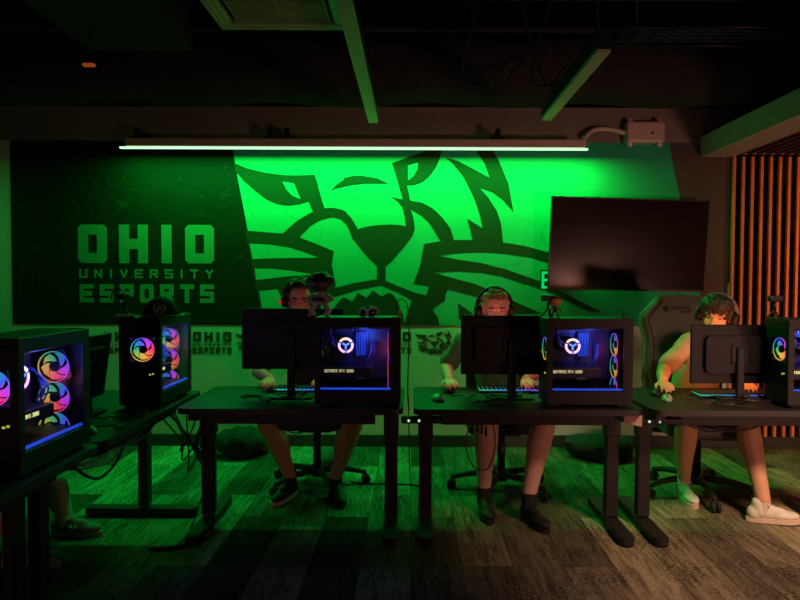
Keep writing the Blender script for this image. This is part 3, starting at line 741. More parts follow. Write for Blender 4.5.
def make_pc():
    t=thing('desktop_computer','x','computer',(0,0,0))
    # base origin: bottom centre; front towards +X, glass towards -Y
    x0,x1=-CW/2,CW/2; y0,y1=-CT/2,CT/2
    bm=BM()
    add_box(bm,*bb(x0,x1,y0+0.004,y1,0.018,0.03)); add_box(bm,*bb(x0,x1,y1-0.006,y1,0.03,CH-0.012))                    # floor, far side
    # roof
    add_box(bm,*bb(x0,x1,y0,y1,CH-0.03,CH),bev=0.004)
    # front: column with openings behind the intake fans
    add_box(bm,*bb(x1-0.012,x1,y0,y1,0.018,CH-0.02),bev=0.003)
    # rear wall with a round-cornered opening for the exhaust fan
    add_box(bm,*bb(x0,x0+0.008,y0+0.004,y0+0.028,0.03,CH-0.03)); add_box(bm,*bb(x0,x0+0.008,y1-0.055,y1,0.03,CH-0.03))
    add_box(bm,*bb(x0,x0+0.008,y0+0.028,y1-0.055,0.368,CH-0.03)); add_box(bm,*bb(x0,x0+0.008,y0+0.028,y1-0.055,0.03,0.244))
    # glass frame
    add_box(bm,*bb(x0,x1,y0-0.002,y0+0.004,CH-0.052,CH-0.0),bev=0.002); add_box(bm,*bb(x0,x1,y0-0.002,y0+0.004,0.018,0.088),bev=0.002)
    add_box(bm,*bb(x0,x0+0.030,y0-0.002,y0+0.004,0.08,CH-0.05)); add_box(bm,*bb(x1-0.050,x1,y0-0.002,y0+0.004,0.08,CH-0.05))
    for sx in (-1,1):
        for sy in (-1,1): add_box(bm,(sx*(CW/2-0.05),sy*(CT/2-0.03),0.009),(0.05,0.03,0.018),bev=0.003)
    obj('case',bm,casem,t)
    bm=BM(); add_box(bm,*bb(x0+0.030,x1-0.050,y0-0.001,y0+0.001,0.088,CH-0.052)); obj('glass_panel',bm,glassm,t)
    bm=BM(); add_box(bm,*bb(x0+0.010,x1-0.045,y0+0.006,y0+0.016,0.0925,0.101)); obj('light_strip',bm,bluestrip,t)
    bm=BM(); add_box(bm,*bb(x0+0.01,x1-0.045,y0+0.020,y1-0.01,0.03,0.098),bev=0.003); obj('power_supply_shroud',bm,casem,t)
    b=None
    bm=BM(); add_box(bm,*bb(x0+0.012,x0+0.27,y1-0.03,y1-0.022,0.125,CH-0.045)); b=obj('motherboard',bm,boardm,t)
    bm=BM(); add_box(bm,*bb(x0+0.03,x0+0.065,y1-0.036,y1-0.03,0.255,0.415))
    for i in range(9): add_box(bm,*bb(x0+0.03,x0+0.065,y1-0.06,y1-0.035,0.26+i*0.017,0.272+i*0.017))
    obj('heatsink',bm,heatm,b)
    bm=BM(); add_box(bm,*bb(x0+0.09,x0+0.19,y1-0.036,y1-0.03,0.385,0.42))
    for i in range(6): add_box(bm,*bb(x0+0.09+i*0.017,x0+0.102+i*0.017,y1-0.05,y1-0.035,0.385,0.42))
    obj('heatsink',bm,heatm,b)
    bm=BM(); add_box(bm,*bb(x0+0.20,x0+0.255,y1-0.04,y1-0.03,0.12,0.16),bev=0.003); obj('chipset_cover',bm,heatm,b)
    for i in range(4):
        bm=BM(); add_box(bm,*bb(x0+0.205+i*0.014,x0+0.212+i*0.014,y1-0.07,y1-0.03,0.255,0.385),bev=0.002); obj('memory_stick',bm,ramglow,b)
    # pump with lit round logo
    pc=Vector((x0+0.155,y0+0.085,0.318))
    bm=BM(); add_cyl(bm,(pc.x,y1-0.03,pc.z),(pc.x,pc.y,pc.z),0.045,28); pu=obj('cooler_pump',bm,blackm,t)
    def arc(bm,r0,r1,a0,a1,c,y,n=14):
        out=[(c.x+r1*math.cos(R(a0+(a1-a0)*k/n)),c.z+r1*math.sin(R(a0+(a1-a0)*k/n))) for k in range(n+1)]
        inn=[(c.x+r0*math.cos(R(a0+(a1-a0)*k/n)),c.z+r0*math.sin(R(a0+(a1-a0)*k/n))) for k in range(n+1)]
        add_prism(bm,out+inn[::-1],0,0.002,Matrix.Translation((0,y,0))@XZ)
    bm=BM(); arc(bm,0.029,0.042,-80,20,pc,pc.y); arc(bm,0.029,0.042,160,260,pc,pc.y); arc(bm,0.029,0.042,268,272,pc,pc.y); obj('lit_ring',bm,logowhite,pu)
    bm=BM(); arc(bm,0.029,0.042,32,148,pc,pc.y); obj('lit_ring_top',bm,logowarm,pu)
    bm=BM()
    for a in (90+60,90-60,270):
        add_box(bm,(pc.x+0.010*math.cos(R(a)),pc.y-0.001,pc.z+0.010*math.sin(R(a))),(0.024,0.002,0.010),Matrix.Rotation(-R(a),3,'Y'))
    obj('lit_logo',bm,logoblue,pu)
    bm=BM()
    for k in (0,0.022): add_tube(bm,[(pc.x-0.03,pc.y+0.02,pc.z+0.01-k),(pc.x-0.07,pc.y,pc.z+0.03-k),(pc.x-0.085+k*0.3,pc.y+0.01,pc.z+0.10),(pc.x-0.02+k,pc.y+0.02,CH-0.055)],0.0075,8,6)
    obj('coolant_hoses',bm,mat('hose_rubber',(0.05,0.05,0.16),0.35),pu)
    bm=BM(); add_box(bm,*bb(x0+0.03,x1-0.07,y0+0.06,y1-0.02,CH-0.065,CH-0.035),bev=0.003); obj('radiator',bm,blackm,t)
    # graphics card
    gz=0.182
    bm=BM(); add_box(bm,*bb(x0+0.012,x0+0.30,y0+0.055,y1-0.032,gz-0.030,gz+0.022),bev=0.006,seg=2); g=obj('graphics_card',bm,gpum,t)
    bm=BM(); add_text(bm,'GEFORCE RTX 3080',x0+0.045,x0+0.200,gz-0.005,gz+0.0095,Matrix.Translation((0,y0+0.055,0)),0.0019,0.0015,gap=0.3); obj('lit_lettering',bm,yellowtxt,g)
    bm=BM()
    for k in range(3): add_tube(bm,[(x0+0.26,y0+0.08+k*0.012,gz+0.02),(x0+0.285,y0+0.07+k*0.012,gz+0.09),(x0+0.30+0.01*k,y1-0.05,gz+0.15),(x0+0.30,y1-0.02,gz+0.05)],0.004,6,5)
    obj('power_cables',bm,mat('sleeved_cable',(0.06,0.07,0.22),0.5),t)
    # drive plate
    bm=BM(); add_box(bm,*bb(x0+0.275,x1-0.06,y1-0.014,y1-0.008,0.125,CH-0.045)); obj('cable_cover',bm,mat('inner_steel',(0.05,0.05,0.09),0.4,0.5),t)
    # fans: three front (axis along X), one rear
    RF=Matrix(((0,0,-1,0),(1,0,0,0),(0,1,0,0),(0,0,0,1)))   # local z -> -X ; local x->+Y ; local y->+Z
    RF=Matrix.Translation((x1-0.030,-0.0,0))@Matrix(((0,0,-1,0),(1,0,0,0),(0,1,0,0),(0,0,0,1)))
    for z in (0.031,0.151,0.271): 
        fan(t,Matrix.Translation((x1-0.052,0,z+0.055))@Matrix(((0,0,-1,0),(-1,0,0,0),(0,1,0,0),(0,0,0,1))))
    fan(t,Matrix.Translation((x0+0.022,-0.013,0.306))@Matrix(((0,0,-1,0),(-1,0,0,0),(0,1,0,0),(0,0,0,1)))@Matrix.Identity(4))
    # rear ports
    pm=mat('port_lit_plastic',(0.25,0.24,0.10),0.4,emit=(0.8,0.85,0.15),es=0.45)
    for k,(yy,zz) in enumerate(((-0.055,0.178),(-0.070,0.182))):
        bm=BM(); add_box(bm,(x0-0.001,yy,zz),(0.004,0.009,0.008)); obj('lit_port',bm,pm,t)
    bm=BM(); add_box(bm,(x0-0.001,0.035,0.285),(0.004,0.008,0.018)); obj('audio_port',bm,orangeled,t)
    bm=BM(); add_box(bm,(x1-0.03,-0.07,CH+0.0015),(0.03,0.06,0.003)); obj('top_buttons',bm,blackm,t)
    l=bpy.data.lights.new('case_lamp','POINT'); l.energy=1.5; l.color=(0.08,0.16,1.0); l.shadow_soft_size=0.02
    lo=bpy.data.objects.new('case_lamp',l); C.objects.link(lo); lo.parent=t; lo.location=(0.03,y0+0.05,0.36)
    l=bpy.data.lights.new('fan_lamp','POINT'); l.energy=0.3; l.color=(0.9,0.1,0.5); l.shadow_soft_size=0.03
    lo=bpy.data.objects.new('fan_lamp',l); C.objects.link(lo); lo.parent=t; lo.location=(x1-0.085,y0+0.05,0.28)
    return t
pc0=make_pc()
PCY=DY0+0.05+CT/2
pcs=[((-0.285,PCY,DT),0,'black computer under the figurine, with lit round logo, on the first middle desk'),
     ((0.935,PCY,DT),0,'black computer with blue and pink glowing inside, on the second middle desk'),
     ((2.20,PCY,DT),0,'black computer cut by the right edge of the picture'),
     ((-1.26-CT/2-0.035,2.262,DT),PI/2,'black computer nearest the camera at left with three big rainbow fans'),
     ((-1.26-CT/2-0.035,3.41,DT),PI/2,'black computer with a black cap on top, at the back of the left row')]
for i,(loc,rz,lab) in enumerate(pcs):
    o=pc0 if i==0 else copy_tree(pc0)
    o.location=loc; o.rotation_euler=(0,0,rz); o['label']=lab; o['group']='gaming computers with glass sides'
PCL=[Vector(p[0]) for p in pcs]
bpy.context.view_layer.update()
for f_ in [c for c in C.objects if c.parent is not None and c.parent.get('label','').startswith('black computer nearest') and c.name.startswith('fan') and c.type=='MESH']:
    f_.matrix_local = f_.matrix_local @ Matrix.Rotation(R(-75),4,'Z')

# ------------------------------------------------------------------ monitors
def monitor(label,x,y,ztop,rz,scol,ss,w=0.56,h=0.335,tilt=0,name='monitor'):
    t=thing('monitor',label,'monitor',(x,y,DT),rz,'black monitors seen from behind')
    zc_=ztop-DT-h/2
    T=Matrix.Translation((0,0,zc_))@Matrix.Rotation(R(tilt),4,'X')
    def put(bm): bmesh.ops.transform(bm,matrix=T,verts=bm.verts); return bm
    bm=BM(); add_box(bm,(0,0,0),(w,0.018,h),bev=0.004); add_prism(bm,rrect(w*0.72,h*0.62,0.03,4),0.009,0.035,XZ); 
    for k in range(7): add_box(bm,(0,-0.0095,-h/2+0.02+k*0.006),(w*0.6,0.002,0.0025))
    add_box(bm,(-w/2+0.02,-0.0095,h/2-0.05),(0.006,0.0015,0.045))
    put(bm); obj('back_shell',bm,mat('monitor_shell',(0.008,0.006,0.007),0.5,spec=0.3),t)
    bm=BM(); add_box(bm,(0,0.0095,0),(w-0.014,0.002,h-0.02)); put(bm); obj('screen',bm,emit_screen('screen_'+name,scol,ss),t)
    bm=BM(); add_box(bm,(0,-0.045,(zc_+0.04)/2),(0.045,0.022,zc_+0.04),bev=0.006); add_box(bm,(0,-0.032,zc_),(0.10,0.02,0.10),bev=0.004); st=obj('stand_column',bm,blackm,t)
    bm=BM(); add_prism(bm,rrect(0.24,0.17,0.02,4),0,0.012,Matrix.Translation((0,0.0,0))); obj('stand_base',bm,blackm,t)
    return t
MY=3.53
m1=monitor('black monitor hiding the first player, left of the lit round logo computer',W(242,320,MY).x+0.288,MY,W(290,308.5,MY).z,0,(1.0,0.22,0.16),0.8,name='red',w=0.575,h=0.345)
m2=monitor('black monitor in front of the blond player',W(461,320,MY).x+0.283,MY,W(500,315.5,MY).z,0,(1.0,0.30,0.30),1.9,name='pink',w=0.565)
m3=monitor('black monitor in front of the player in the tan shirt',W(690,330,MY).x+0.265,MY,W(735,324.5,MY).z,R(2),(1.0,0.25,0.08),4.5,name='orange',w=0.53)
m4=monitor('black monitor seen edge-on behind the nearest left computer',-1.625,3.02,1.119,R(90),(0.5,0.4,0.4),0.8,name='side',w=0.56,tilt=8)

# ------------------------------------------------------------------ keyboards, mice
def keyboard(label,x,y,rz):
    t=thing('keyboard',label,'keyboard',(x,y,DT),rz,'backlit gaming keyboards')
    bm=BM(); add_box(bm,(0,0,0.009),(0.44,0.135,0.014),Matrix.Rotation(R(2),3,'X'),bev=0.004); obj('keyboard_body',bm,blackm,t)
    bm=BM(); add_box(bm,(0,0,0.0165),(0.43,0.125,0.003)); obj('backlight',bm,keyglow,t)
    bm=BM()
    for r_ in range(5):
        for k in range(17): add_box(bm,(-0.204+k*0.0255,-0.047+r_*0.0235,0.024),(0.0195,0.0175,0.010),bev=0.002)
    o=obj('keys',bm,blackm,t); o['kind']='stuff'
    return t
keyboard('backlit keyboard under the monitor of the first player, purple glow',-0.60,3.73,0)
keyboard('backlit keyboard under the monitor of the blond player, blue glow',0.62,3.74,0)
keyboard('backlit keyboard on the right desk with a long green to blue glow',1.87,3.60,R(-1))
def mouse(label,x,y,rz,m=None,z=DT):
    t=thing('computer_mouse',label,'mouse',(x,y,z),rz,'computer mice')
    bm=BM(); add_sph(bm,(0,0,0.008),(0.031,0.058,0.030),None,20,12)
    for v in bm.verts: v.co.z=max(v.co.z,0.0)
    obj('mouse_shell',bm,m or blackm,t)
    bm=BM(); add_cyl(bm,(-0.004,0.032,0.032),(0.004,0.032,0.032),0.008,12); obj('scroll_wheel',bm,rubber,t)
    return t
mouse('pale mouse lying near the front edge of the middle desk',W(438,404,3.42).x,3.44,R(200),mousepale)
mouse('dark mouse under the hand of the blond player',W(449,394,3.70).x,3.70,R(180))
mouse('dark mouse under the hand of the player in the tan shirt',W(656,392,3.62).x,3.62,R(170))
mouse('green lit mouse lying on the right desk beside the other player hand',W(667,400,3.46).x,3.46,R(160),mousepale)
mouse('dark mouse under the hand of the first player',W(273,392,3.70).x,3.70,R(180))
p=W(96,415,2.62); mouse('pale mouse on the side desk behind the nearest computer',-1.42,2.68,R(80),mousepale)

# ------------------------------------------------------------------ chairs
def star_base(t,rot=0,m=blackm,z=0.0,rad=0.33):
    bm=BM(); add_cyl(bm,(0,0,0.07),(0,0,0.13),0.045,16); add_cyl(bm,(0,0,0.12),(0,0,0.40),0.027,14); obj('gas_column',bm,blackmetal,t)
    for k in range(5):
        a=rot+2*PI*k/5; d=Vector((math.cos(a),math.sin(a),0))
        bm=BM(); add_tube(bm,[d*0.03+Vector((0,0,0.11)),d*0.2+Vector((0,0,0.105)),d*rad+Vector((0,0,0.075))],0.025,8,4,r2=0.016)
        sp=obj('base_spoke',bm,m,t)
        n=Vector((-d.y,d.x,0)); bm=BM()
        c=d*rad
        for s in (-1,1): add_cyl(bm,c+n*s*0.006+Vector((0,0,0.030)),c+n*s*0.026+Vector((0,0,0.030)),0.030,16)
        add_cyl(bm,c+Vector((0,0,0.03)),c+Vector((0,0,0.08)),0.008,8)
        obj('caster',bm,rubber,sp)
def task_chair(label,x,y,rz,rot):
    t=thing('task_chair',label,'chair',(x,y,0),rz,'office chairs of the players')
    star_base(t,rot)
    bm=BM(); add_box(bm,(0,0,0.455),(0.48,0.46,0.07),bev=0.03,seg=3); obj('seat',bm,chairfab,t)
    bm=BM(); add_box(bm,(0,0,0.405),(0.22,0.24,0.03)); obj('seat_plate',bm,blackmetal,t)
    bm=BM(); add_box(bm,(0,0.235,0.76),(0.44,0.05,0.44),Matrix.Rotation(R(-8),3,'X'),bev=0.022,seg=3); obj('backrest',bm,chairfab,t)
    bm=BM(); add_tube(bm,[(0,0.08,0.405),(0,0.26,0.41),(0,0.29,0.50),(0,0.275,0.66)],0.02,8,5); obj('back_support',bm,blackmetal,t)
    return t
c1=task_chair('black office chair under the first player',-0.64,4.20,0,R(8))
c2=task_chair('black office chair under the blond player',0.60,4.12,0,R(30))
def gaming_chair(label,x,y,rz,rot):
    t=thing('gaming_chair',label,'chair',(x,y,0),rz)
    star_base(t,rot,rad=0.34)
    bm=BM(); add_box(bm,(0,0.0,0.46),(0.40,0.50,0.10),bev=0.04,seg=3)
    for s in (-1,1): add_box(bm,(s*0.22,0,0.485),(0.10,0.48,0.12),bev=0.04,seg=3)
    obj('seat',bm,chairgrey,t)
    bm=BM(); add_box(bm,(0,0,0.40),(0.24,0.26,0.03)); obj('seat_plate',bm,blackmetal,t)
    # back: outline traced in real size, then thickened
    half=[(0.0,0.52),(0.17,0.52),(0.25,0.60),(0.265,0.72),(0.255,0.84),(0.245,0.98),(0.275,1.12),(0.262,1.17),(0.150,1.285),(0.125,1.300),(0.0,1.305)]
    outl=[(x_,z_) for x_,z_ in half]+[(-x_,z_) for x_,z_ in half[::-1]]
    T=Matrix.Translation((0,0.27,0.52))@Matrix.Rotation(R(-9),4,'X')@Matrix.Translation((0,0,-0.52))
    bm=BM(); add_prism(bm,outl,-0.045,0.045,T@XZ)
    bmesh.ops.bevel(bm,geom=[e for e in bm.edges if len(e.link_faces)==2 and e.calc_face_angle(0)>0.9],offset=0.02,segments=2,affect='EDGES')
    b=obj('backrest',bm,chairgrey,t)
    bm=BM()
    for s in (-1,1):
        add_tube(bm,[T@Vector((s*x_,-0.05,z_)) for x_,z_ in ((0.21,0.62),(0.225,0.80),(0.215,0.98),(0.245,1.12),(0.235,1.16),(0.140,1.27))],0.024,8,4)
    obj('side_bolster',bm,chairgrey,b)
    bm=BM()
    pts=[T@Vector((-x_-0.002,-0.02,z_)) for x_,z_ in half[3:-1]]
    add_tube(bm,pts,0.010,6,0); 
    pts=[T@Vector((x_+0.002,-0.02,z_)) for x_,z_ in half[3:-1]]
    add_tube(bm,pts,0.010,6,0)
    obj('edge_piping',bm,chairtrim,b)
    bm=BM(); TT=T@Matrix.Translation((0,-0.046,0))
    add_prism(bm,[(-0.125,1.225),(-0.08,1.225),(-0.085,1.195),(-0.1025,1.18),(-0.12,1.195)],0,0.002,TT@XZ)
    add_text(bm,'SECRET',-0.065,0.065,1.202,1.222,TT,0.005,0.002); add_text(bm,'LAB',-0.005,0.065,1.177,1.194,TT,0.005,0.002)
    obj('embroidered_logo',bm,chairink,b)
    for s in (-1,1):
        bm=BM(); add_box(bm,(s*0.31,0.02,0.66),(0.08,0.26,0.03),bev=0.012,seg=2); add_tube(bm,[(s*0.20,0.05,0.405),(s*0.30,0.05,0.42),(s*0.31,0.04,0.50),(s*0.31,0.03,0.65)],0.018,8,4); obj('armrest',bm,blackm,t)
    return t
gc=gaming_chair('tall grey gaming chair behind the player in the tan shirt',W(673,300,4.40).x+0.03,4.06,R(-4),R(52))

# ------------------------------------------------------------------ people
def limb(pr,a,ra,b,rb): pr.append(('c',Vector(a),ra,Vector(b),rb))
def head_prims(pr,M):
    e=lambda c,r: pr.append(('e',c,r,M))
    def cc(a,ra,b,rb): pr.append(('c',M@Vector(a),ra,M@Vector(b),rb))
    e((0,-0.012,0.032),(0.075,0.094,0.088)); e((0,0.022,-0.030),(0.060,0.066,0.075)); e((0,0.050,-0.085),(0.032,0.028,0.022))
    cc((-0.038,0.010,-0.075),0.020,(-0.015,0.058,-0.092),0.016); cc((0.038,0.010,-0.075),0.020,(0.015,0.058,-0.092),0.016)
    cc((0,0.082,0.012),0.009,(0,0.103,-0.026),0.012); e((-0.011,0.092,-0.030),(0.010,0.010,0.008)); e((0.011,0.092,-0.030),(0.010,0.010,0.008))
    cc((-0.048,0.066,0.030),0.011,(-0.012,0.080,0.026),0.011); cc((0.048,0.066,0.030),0.011,(0.012,0.080,0.026),0.011)
    e((-0.042,0.048,-0.025),(0.022,0.024,0.022)); e((0.042,0.048,-0.025),(0.022,0.024,0.022))
    cc((-0.018,0.078,-0.054),0.006,(0.018,0.078,-0.054),0.006); cc((-0.015,0.077,-0.064),0.0065,(0.015,0.077,-0.064),0.0065)
    for s in (-1,1): e((s*0.077,-0.004,-0.004),(0.010,0.019,0.032))
def eyes_post(M,lip=True):
    def f(bm):
        n0=len(bm.faces); Mi=M.inverted()
        for fc in bm.faces:
            p=Mi@fc.calc_center_median()
            if abs(p.x)<0.021 and p.y>0.074 and -0.071<p.z<-0.049: fc.material_index=3
            if 0.018<abs(p.x)<0.052 and p.y>0.066 and 0.026<p.z<0.036: fc.material_index=4
        for s in (-1,1):
            add_sph(bm,(s*0.031,0.066,0.010),(0.0135,0.0105,0.0062),M,12,8,mi=1)
            add_sph(bm,(s*0.031,0.0745,0.009),(0.006,0.0040,0.0055),M,10,6,mi=2)
        return [eyew,eyed,lipm,hairdark]
    return f
def hand_prims(pr,wrist,fdir,pnorm,side,curl=0.5,scale=1.0):
    """fdir: towards the fingertips, pnorm: out of the palm (down on a mouse), side=+1 puts the thumb on the -cross side"""
    f=Vector(fdir).normalized(); n=Vector(pnorm); n=(n-f*n.dot(f)).normalized(); s=f.cross(n).normalized()*side
    w=Vector(wrist); L=0.085*scale
    for k in (-1.5,-0.5,0.5,1.5): limb(pr,w+s*k*0.010,0.013,w+f*L+s*k*0.020,0.0105)
    lens=(0.062,0.072,0.068,0.052)
    for k,ln in zip((-1.5,-0.5,0.5,1.5),lens):
        p=w+f*L+s*k*0.021; d=(f+s*k*0.05).normalized()
        q=p; ang=0
        for j,fr in enumerate((0.45,0.30,0.25)):
            ang+=curl*(0.5 if j==0 else 0.7)
            dd=(d*math.cos(ang)+n*math.sin(ang)); q2=q+dd*ln*fr
            limb(pr,q,0.0088-0.0008*j,q2,0.0082-0.0008*j); q=q2
    p=w+f*0.025-s*0.020; q=p+(f*0.7-s*0.7).normalized()*0.042+n*0.008; r=q+(f*0.95-s*0.2).normalized()*0.032+n*0.012
    limb(pr,p,0.013,q,0.0105); limb(pr,q,0.0100,r,0.0085)
def shoe(parent,ankle,toe_dir,pitch,ups,sole_m,lace_m,style='sneaker',L=0.29,ground=0.0,label=None,roll=0):
    """ankle: point on the floor under the heel-ankle; toe_dir: heading (radians)"""
    a=Vector(ankle)
    T=Matrix.Translation(a)@Matrix.Rotation(toe_dir,4,'Z')@Matrix.Rotation(pitch,4,'Y')@Matrix.Rotation(roll,4,'X')
    pr=[('e',(-0.035,0,0.050),(0.040,0.036,0.045),T),('e',(0.02,0,0.055),(0.075,0.037,0.040),T),('e',(0.12,0.004,0.040),(0.085,0.044,0.027),T),
        ('e',(0.075,0.0,0.060),(0.06,0.032,0.030),T),('c',T@Vector((-0.01,0,0.06)),0.040,T@Vector((-0.012,0,0.105)),0.038),('c',T@Vector((0.02,0,0.08)),0.033,T@Vector((0.10,0,0.055)),0.026)]
    o=blob('shoe',pr,0.006,ups,parent,4)
    if label: o['label']=label
    bm=BM(); n=28; out=[]
    for k in range(n):
        t=2*PI*k/n; x=math.cos(t); y=math.sin(t); xx=0.065+x*0.147; wid=0.048 if x>0.1 else 0.038
        if x>0.1: wid=0.040+0.010*math.sin(PI*min(1,(x-0.1)/0.9)*0.8)
        out.append((xx,y*wid))
    add_prism(bm,out,0.0,0.026,T); 
    for v in bm.verts:
        pass
    obj('sole',bm,sole_m,o,world=True)
    if lace_m:
        bm=BM()
        for k in range(5):
            x=0.035+k*0.020; z=0.108-k*0.0105
            add_tube(bm,[T@Vector((x-0.004,-0.026,z-0.016)),T@Vector((x,0,z)),T@Vector((x+0.006,0.026,z-0.016))],0.0035,6,4)
        add_tube(bm,[T@Vector((0.03,0,0.112)),T@Vector((0.02,0.025,0.120)),T@Vector((0.035,0.04,0.100)),T@Vector((0.03,0,0.112))],0.003,6,4)
        add_tube(bm,[T@Vector((0.03,0,0.112)),T@Vector((0.02,-0.025,0.120)),T@Vector((0.035,-0.04,0.100)),T@Vector((0.03,0,0.112))],0.003,6,4)
        obj('laces',bm,lace_m,o,world=True)
    return o,T
def headset(parent,M,band_m,glow=None,mic=0):
    """M head frame"""
    hs=None
    bm=BM(); pts=[M@Vector((0.112*math.cos(a),-0.012,0.015+0.128*math.sin(a))) for a in [PI*k/16 for k in range(17)]]
    add_tube(bm,pts,0.010,8,0)
    pts=[M@Vector((0.106*math.cos(a),-0.012,0.010+0.123*math.sin(a))) for a in [0.3+ (PI-0.6)*k/12 for k in range(13)]]
    add_tube(bm,pts,0.013,8,0); hs=obj('headset',bm,band_m,parent,world=True)
    for s in (-1,1):
        bm=BM(); a=M@Vector((s*0.080,-0.006,-0.004)); b=M@Vector((s*0.118,-0.006,-0.004)); add_tube(bm,[a,a+(b-a)*0.7,b],0.042,20,0); 
        add_cyl(bm,b,b+(b-a)*0.15,0.030,18); obj('ear_cup',bm,blackm,hs,world=True)
        if glow:
            bm=BM(); c=b+(b-a)*0.15; add_sph(bm,c+(M.to_3x3()@Vector((0,0.018,0))),0.017); obj('glowing_badge',bm,glow,hs,world=True)
    bm=BM(); add_tube(bm,[M@Vector((-0.10,0.01,-0.02)),M@Vector((-0.10,0.06,-0.06)),M@Vector((-0.055,0.11,-0.075))],0.004,6,5); obj('microphone_arm',bm,blackm,hs,world=True)
    return hs
def person(name_label, J, skinm, tee, shorts, hair_m, hair_fn, headM, base, hands, cat='person', sleeve=0.55, legr=1.0, tee_w=1.0):
    t=thing('person',name_label,'person',base)
    pr=[]
    sh=J['shL'],J['shR']; pel=Vector(J['pelvis']); ch=Vector(J['chest']); nk=Vector(J['neck'])
    limb(pr,pel,0.12,(pel+ch)/2,0.11); limb(pr,(pel+ch)/2,0.11,ch,0.12); limb(pr,sh[0],0.052,nk-Vector((0,0,0.03)),0.055); limb(pr,sh[1],0.052,nk-Vector((0,0,0.03)),0.055)
    limb(pr,ch,0.11,nk-Vector((0,0,0.05)),0.07); limb(pr,nk-Vector((0,0,0.05)),0.060,headM@Vector((0,-0.015,-0.06)),0.054)
    for s,S in (('L',sh[0]),('R',sh[1])):
        E=Vector(J['el'+s]); Wr=Vector(J['wr'+s]); S=Vector(S)
        limb(pr,S,0.050,E,0.040); limb(pr,E,0.041,E.lerp(Wr,0.35),0.042); limb(pr,E.lerp(Wr,0.35),0.042,Wr,0.027)
        fd,pn,sd,cu=hands[s]; hand_prims(pr,Wr,fd,pn,sd,cu)
        H=Vector(J['hip'+s]); K=Vector(J['kn'+s]); A=Vector(J['an'+s])
        limb(pr,H,0.085*legr,K,0.058*legr); 
        back=(H-K); back.z=0; back=back.normalized()*0.016 if back.length>0 else Vector()
        limb(pr,K,0.056*legr,K.lerp(A,0.32)+back,0.060*legr); limb(pr,K.lerp(A,0.32)+back,0.060*legr,K.lerp(A,0.75),0.040*legr); limb(pr,K.lerp(A,0.75),0.040*legr,A,0.036*legr)
    head_prims(pr,headM)
    body=blob('body',pr,0.0065,skinm,t,4,post=eyes_post(headM))
    tp=[]
    limb(tp,pel+Vector((0,0,-0.02)),0.145*tee_w,(pel+ch)/2,0.140*tee_w); limb(tp,(pel+ch)/2,0.140*tee_w,ch,0.145*tee_w)
    for s,S in (('L',sh[0]),('R',sh[1])):
        E=Vector(J['el'+s]); S=Vector(S)
        limb(tp,S,0.070,nk-Vector((0,0,0.055)),0.068); limb(tp,S,0.068,S.lerp(E,sleeve),0.060); limb(tp,ch,0.13*tee_w,S.lerp(ch,0.4),0.10)
        limb(tp,S.lerp(E,sleeve),0.060,S.lerp(E,sleeve+0.24),0.068)
    tb=blob('t_shirt',tp,0.009,tee,t,3,wrinkle=0.010,wscale=14)
    sp=[]
    limb(sp,pel+Vector((0,0,-0.03)),0.145,pel+Vector((0,0,-0.01)),0.135)
    for s in 'LR':
        H=Vector(J['hip'+s]); K=Vector(J['kn'+s]); limb(sp,H,0.108,H.lerp(K,0.84),0.086)
    blob('shorts',sp,0.009,shorts,t,3,wrinkle=0.008)
    hp=[]; hair_fn(hp,headM); blob('hair',hp,0.005,hair_m,t,2,wrinkle=0.006,wscale=45)
    return t,body
def hairset(style,seed):
    rnd=random.Random(seed)
    def f(pr,M):
        e=lambda c,r,MM=M: pr.append(('e',c,r,MM))
        def cc(a,ra,b,rb): pr.append(('c',M@Vector(a),ra,M@Vector(b),rb))
        fy=-0.036 if style=='swept' else -0.020
        if style=='mop': e((0,-0.018,0.052),(0.094,0.106,0.094)); e((0,-0.040,0.0),(0.090,0.078,0.075))
        else: e((0,fy,0.050),(0.086,0.098,0.086)); e((0,-0.045,0.005),(0.084,0.075,0.070))
        for k in range(46 if style=='fringe' else 24):   # locks over the crown
            a=rnd.uniform(-PI,PI); el=rnd.uniform(0.35,1.45)
            p=Vector((0.083*math.cos(el)*math.sin(a),-0.018+0.097*math.cos(el)*math.cos(a),0.050+0.086*math.sin(el)))
            if p.y>(0.02 if style=='swept' else 0.045) and p.z<(0.10 if style=='swept' else 0.06): continue
            q=p+Vector((rnd.uniform(-.02,.02),rnd.uniform(-0.01,.02),rnd.uniform(-.022,.004)))
            cc(p,0.012,q,0.007)
        if style=='fringe':
            for k in range(13):
                x=-0.066+k*0.011; z=0.040+0.006*math.sin(k*2.1)-(0.004 if abs(x)>0.04 else -0.006)
                y=0.088*math.sqrt(max(0.05,1-(x/0.085)**2))
                cc((x*0.85,y*0.72,0.105),0.014,(x,y*0.98,0.080),0.013); cc((x,y*0.98,0.080),0.013,(x+rnd.uniform(-.006,.006),y+0.004,z),0.006)
            for s in (-1,1): cc((s*0.076,0.028,0.055),0.014,(s*0.076,0.030,0.012),0.007)
        elif style=='mop':
            for k in range(15):
                x=-0.076+k*0.011; z=0.068+0.008*math.sin(k*1.7)
                y=0.090*math.sqrt(max(0.05,1-(x/0.088)**2))
                cc((x*0.85,y*0.70,0.112),0.018,(x,y*1.0,0.085),0.017); cc((x,y*1.0,0.085),0.016,(x+rnd.uniform(-.01,.01),y+0.004,z),0.008)
            for s in (-1,1):
                cc((s*0.078,0.022,0.060),0.018,(s*0.078,0.028,0.0),0.012)
        else: # swept back
            for k in range(11):
                x=-0.060+k*0.012; y=0.085*math.sqrt(max(0.05,1-(x/0.085)**2))
                cc((x*0.95,y*0.70,0.104+0.003*math.sin(k*2)),0.011,(x*0.7,y*0.1,0.132),0.013)
            for s in (-1,1): cc((s*0.076,0.018,0.055),0.013,(s*0.077,0.016,0.0),0.008)
    return f
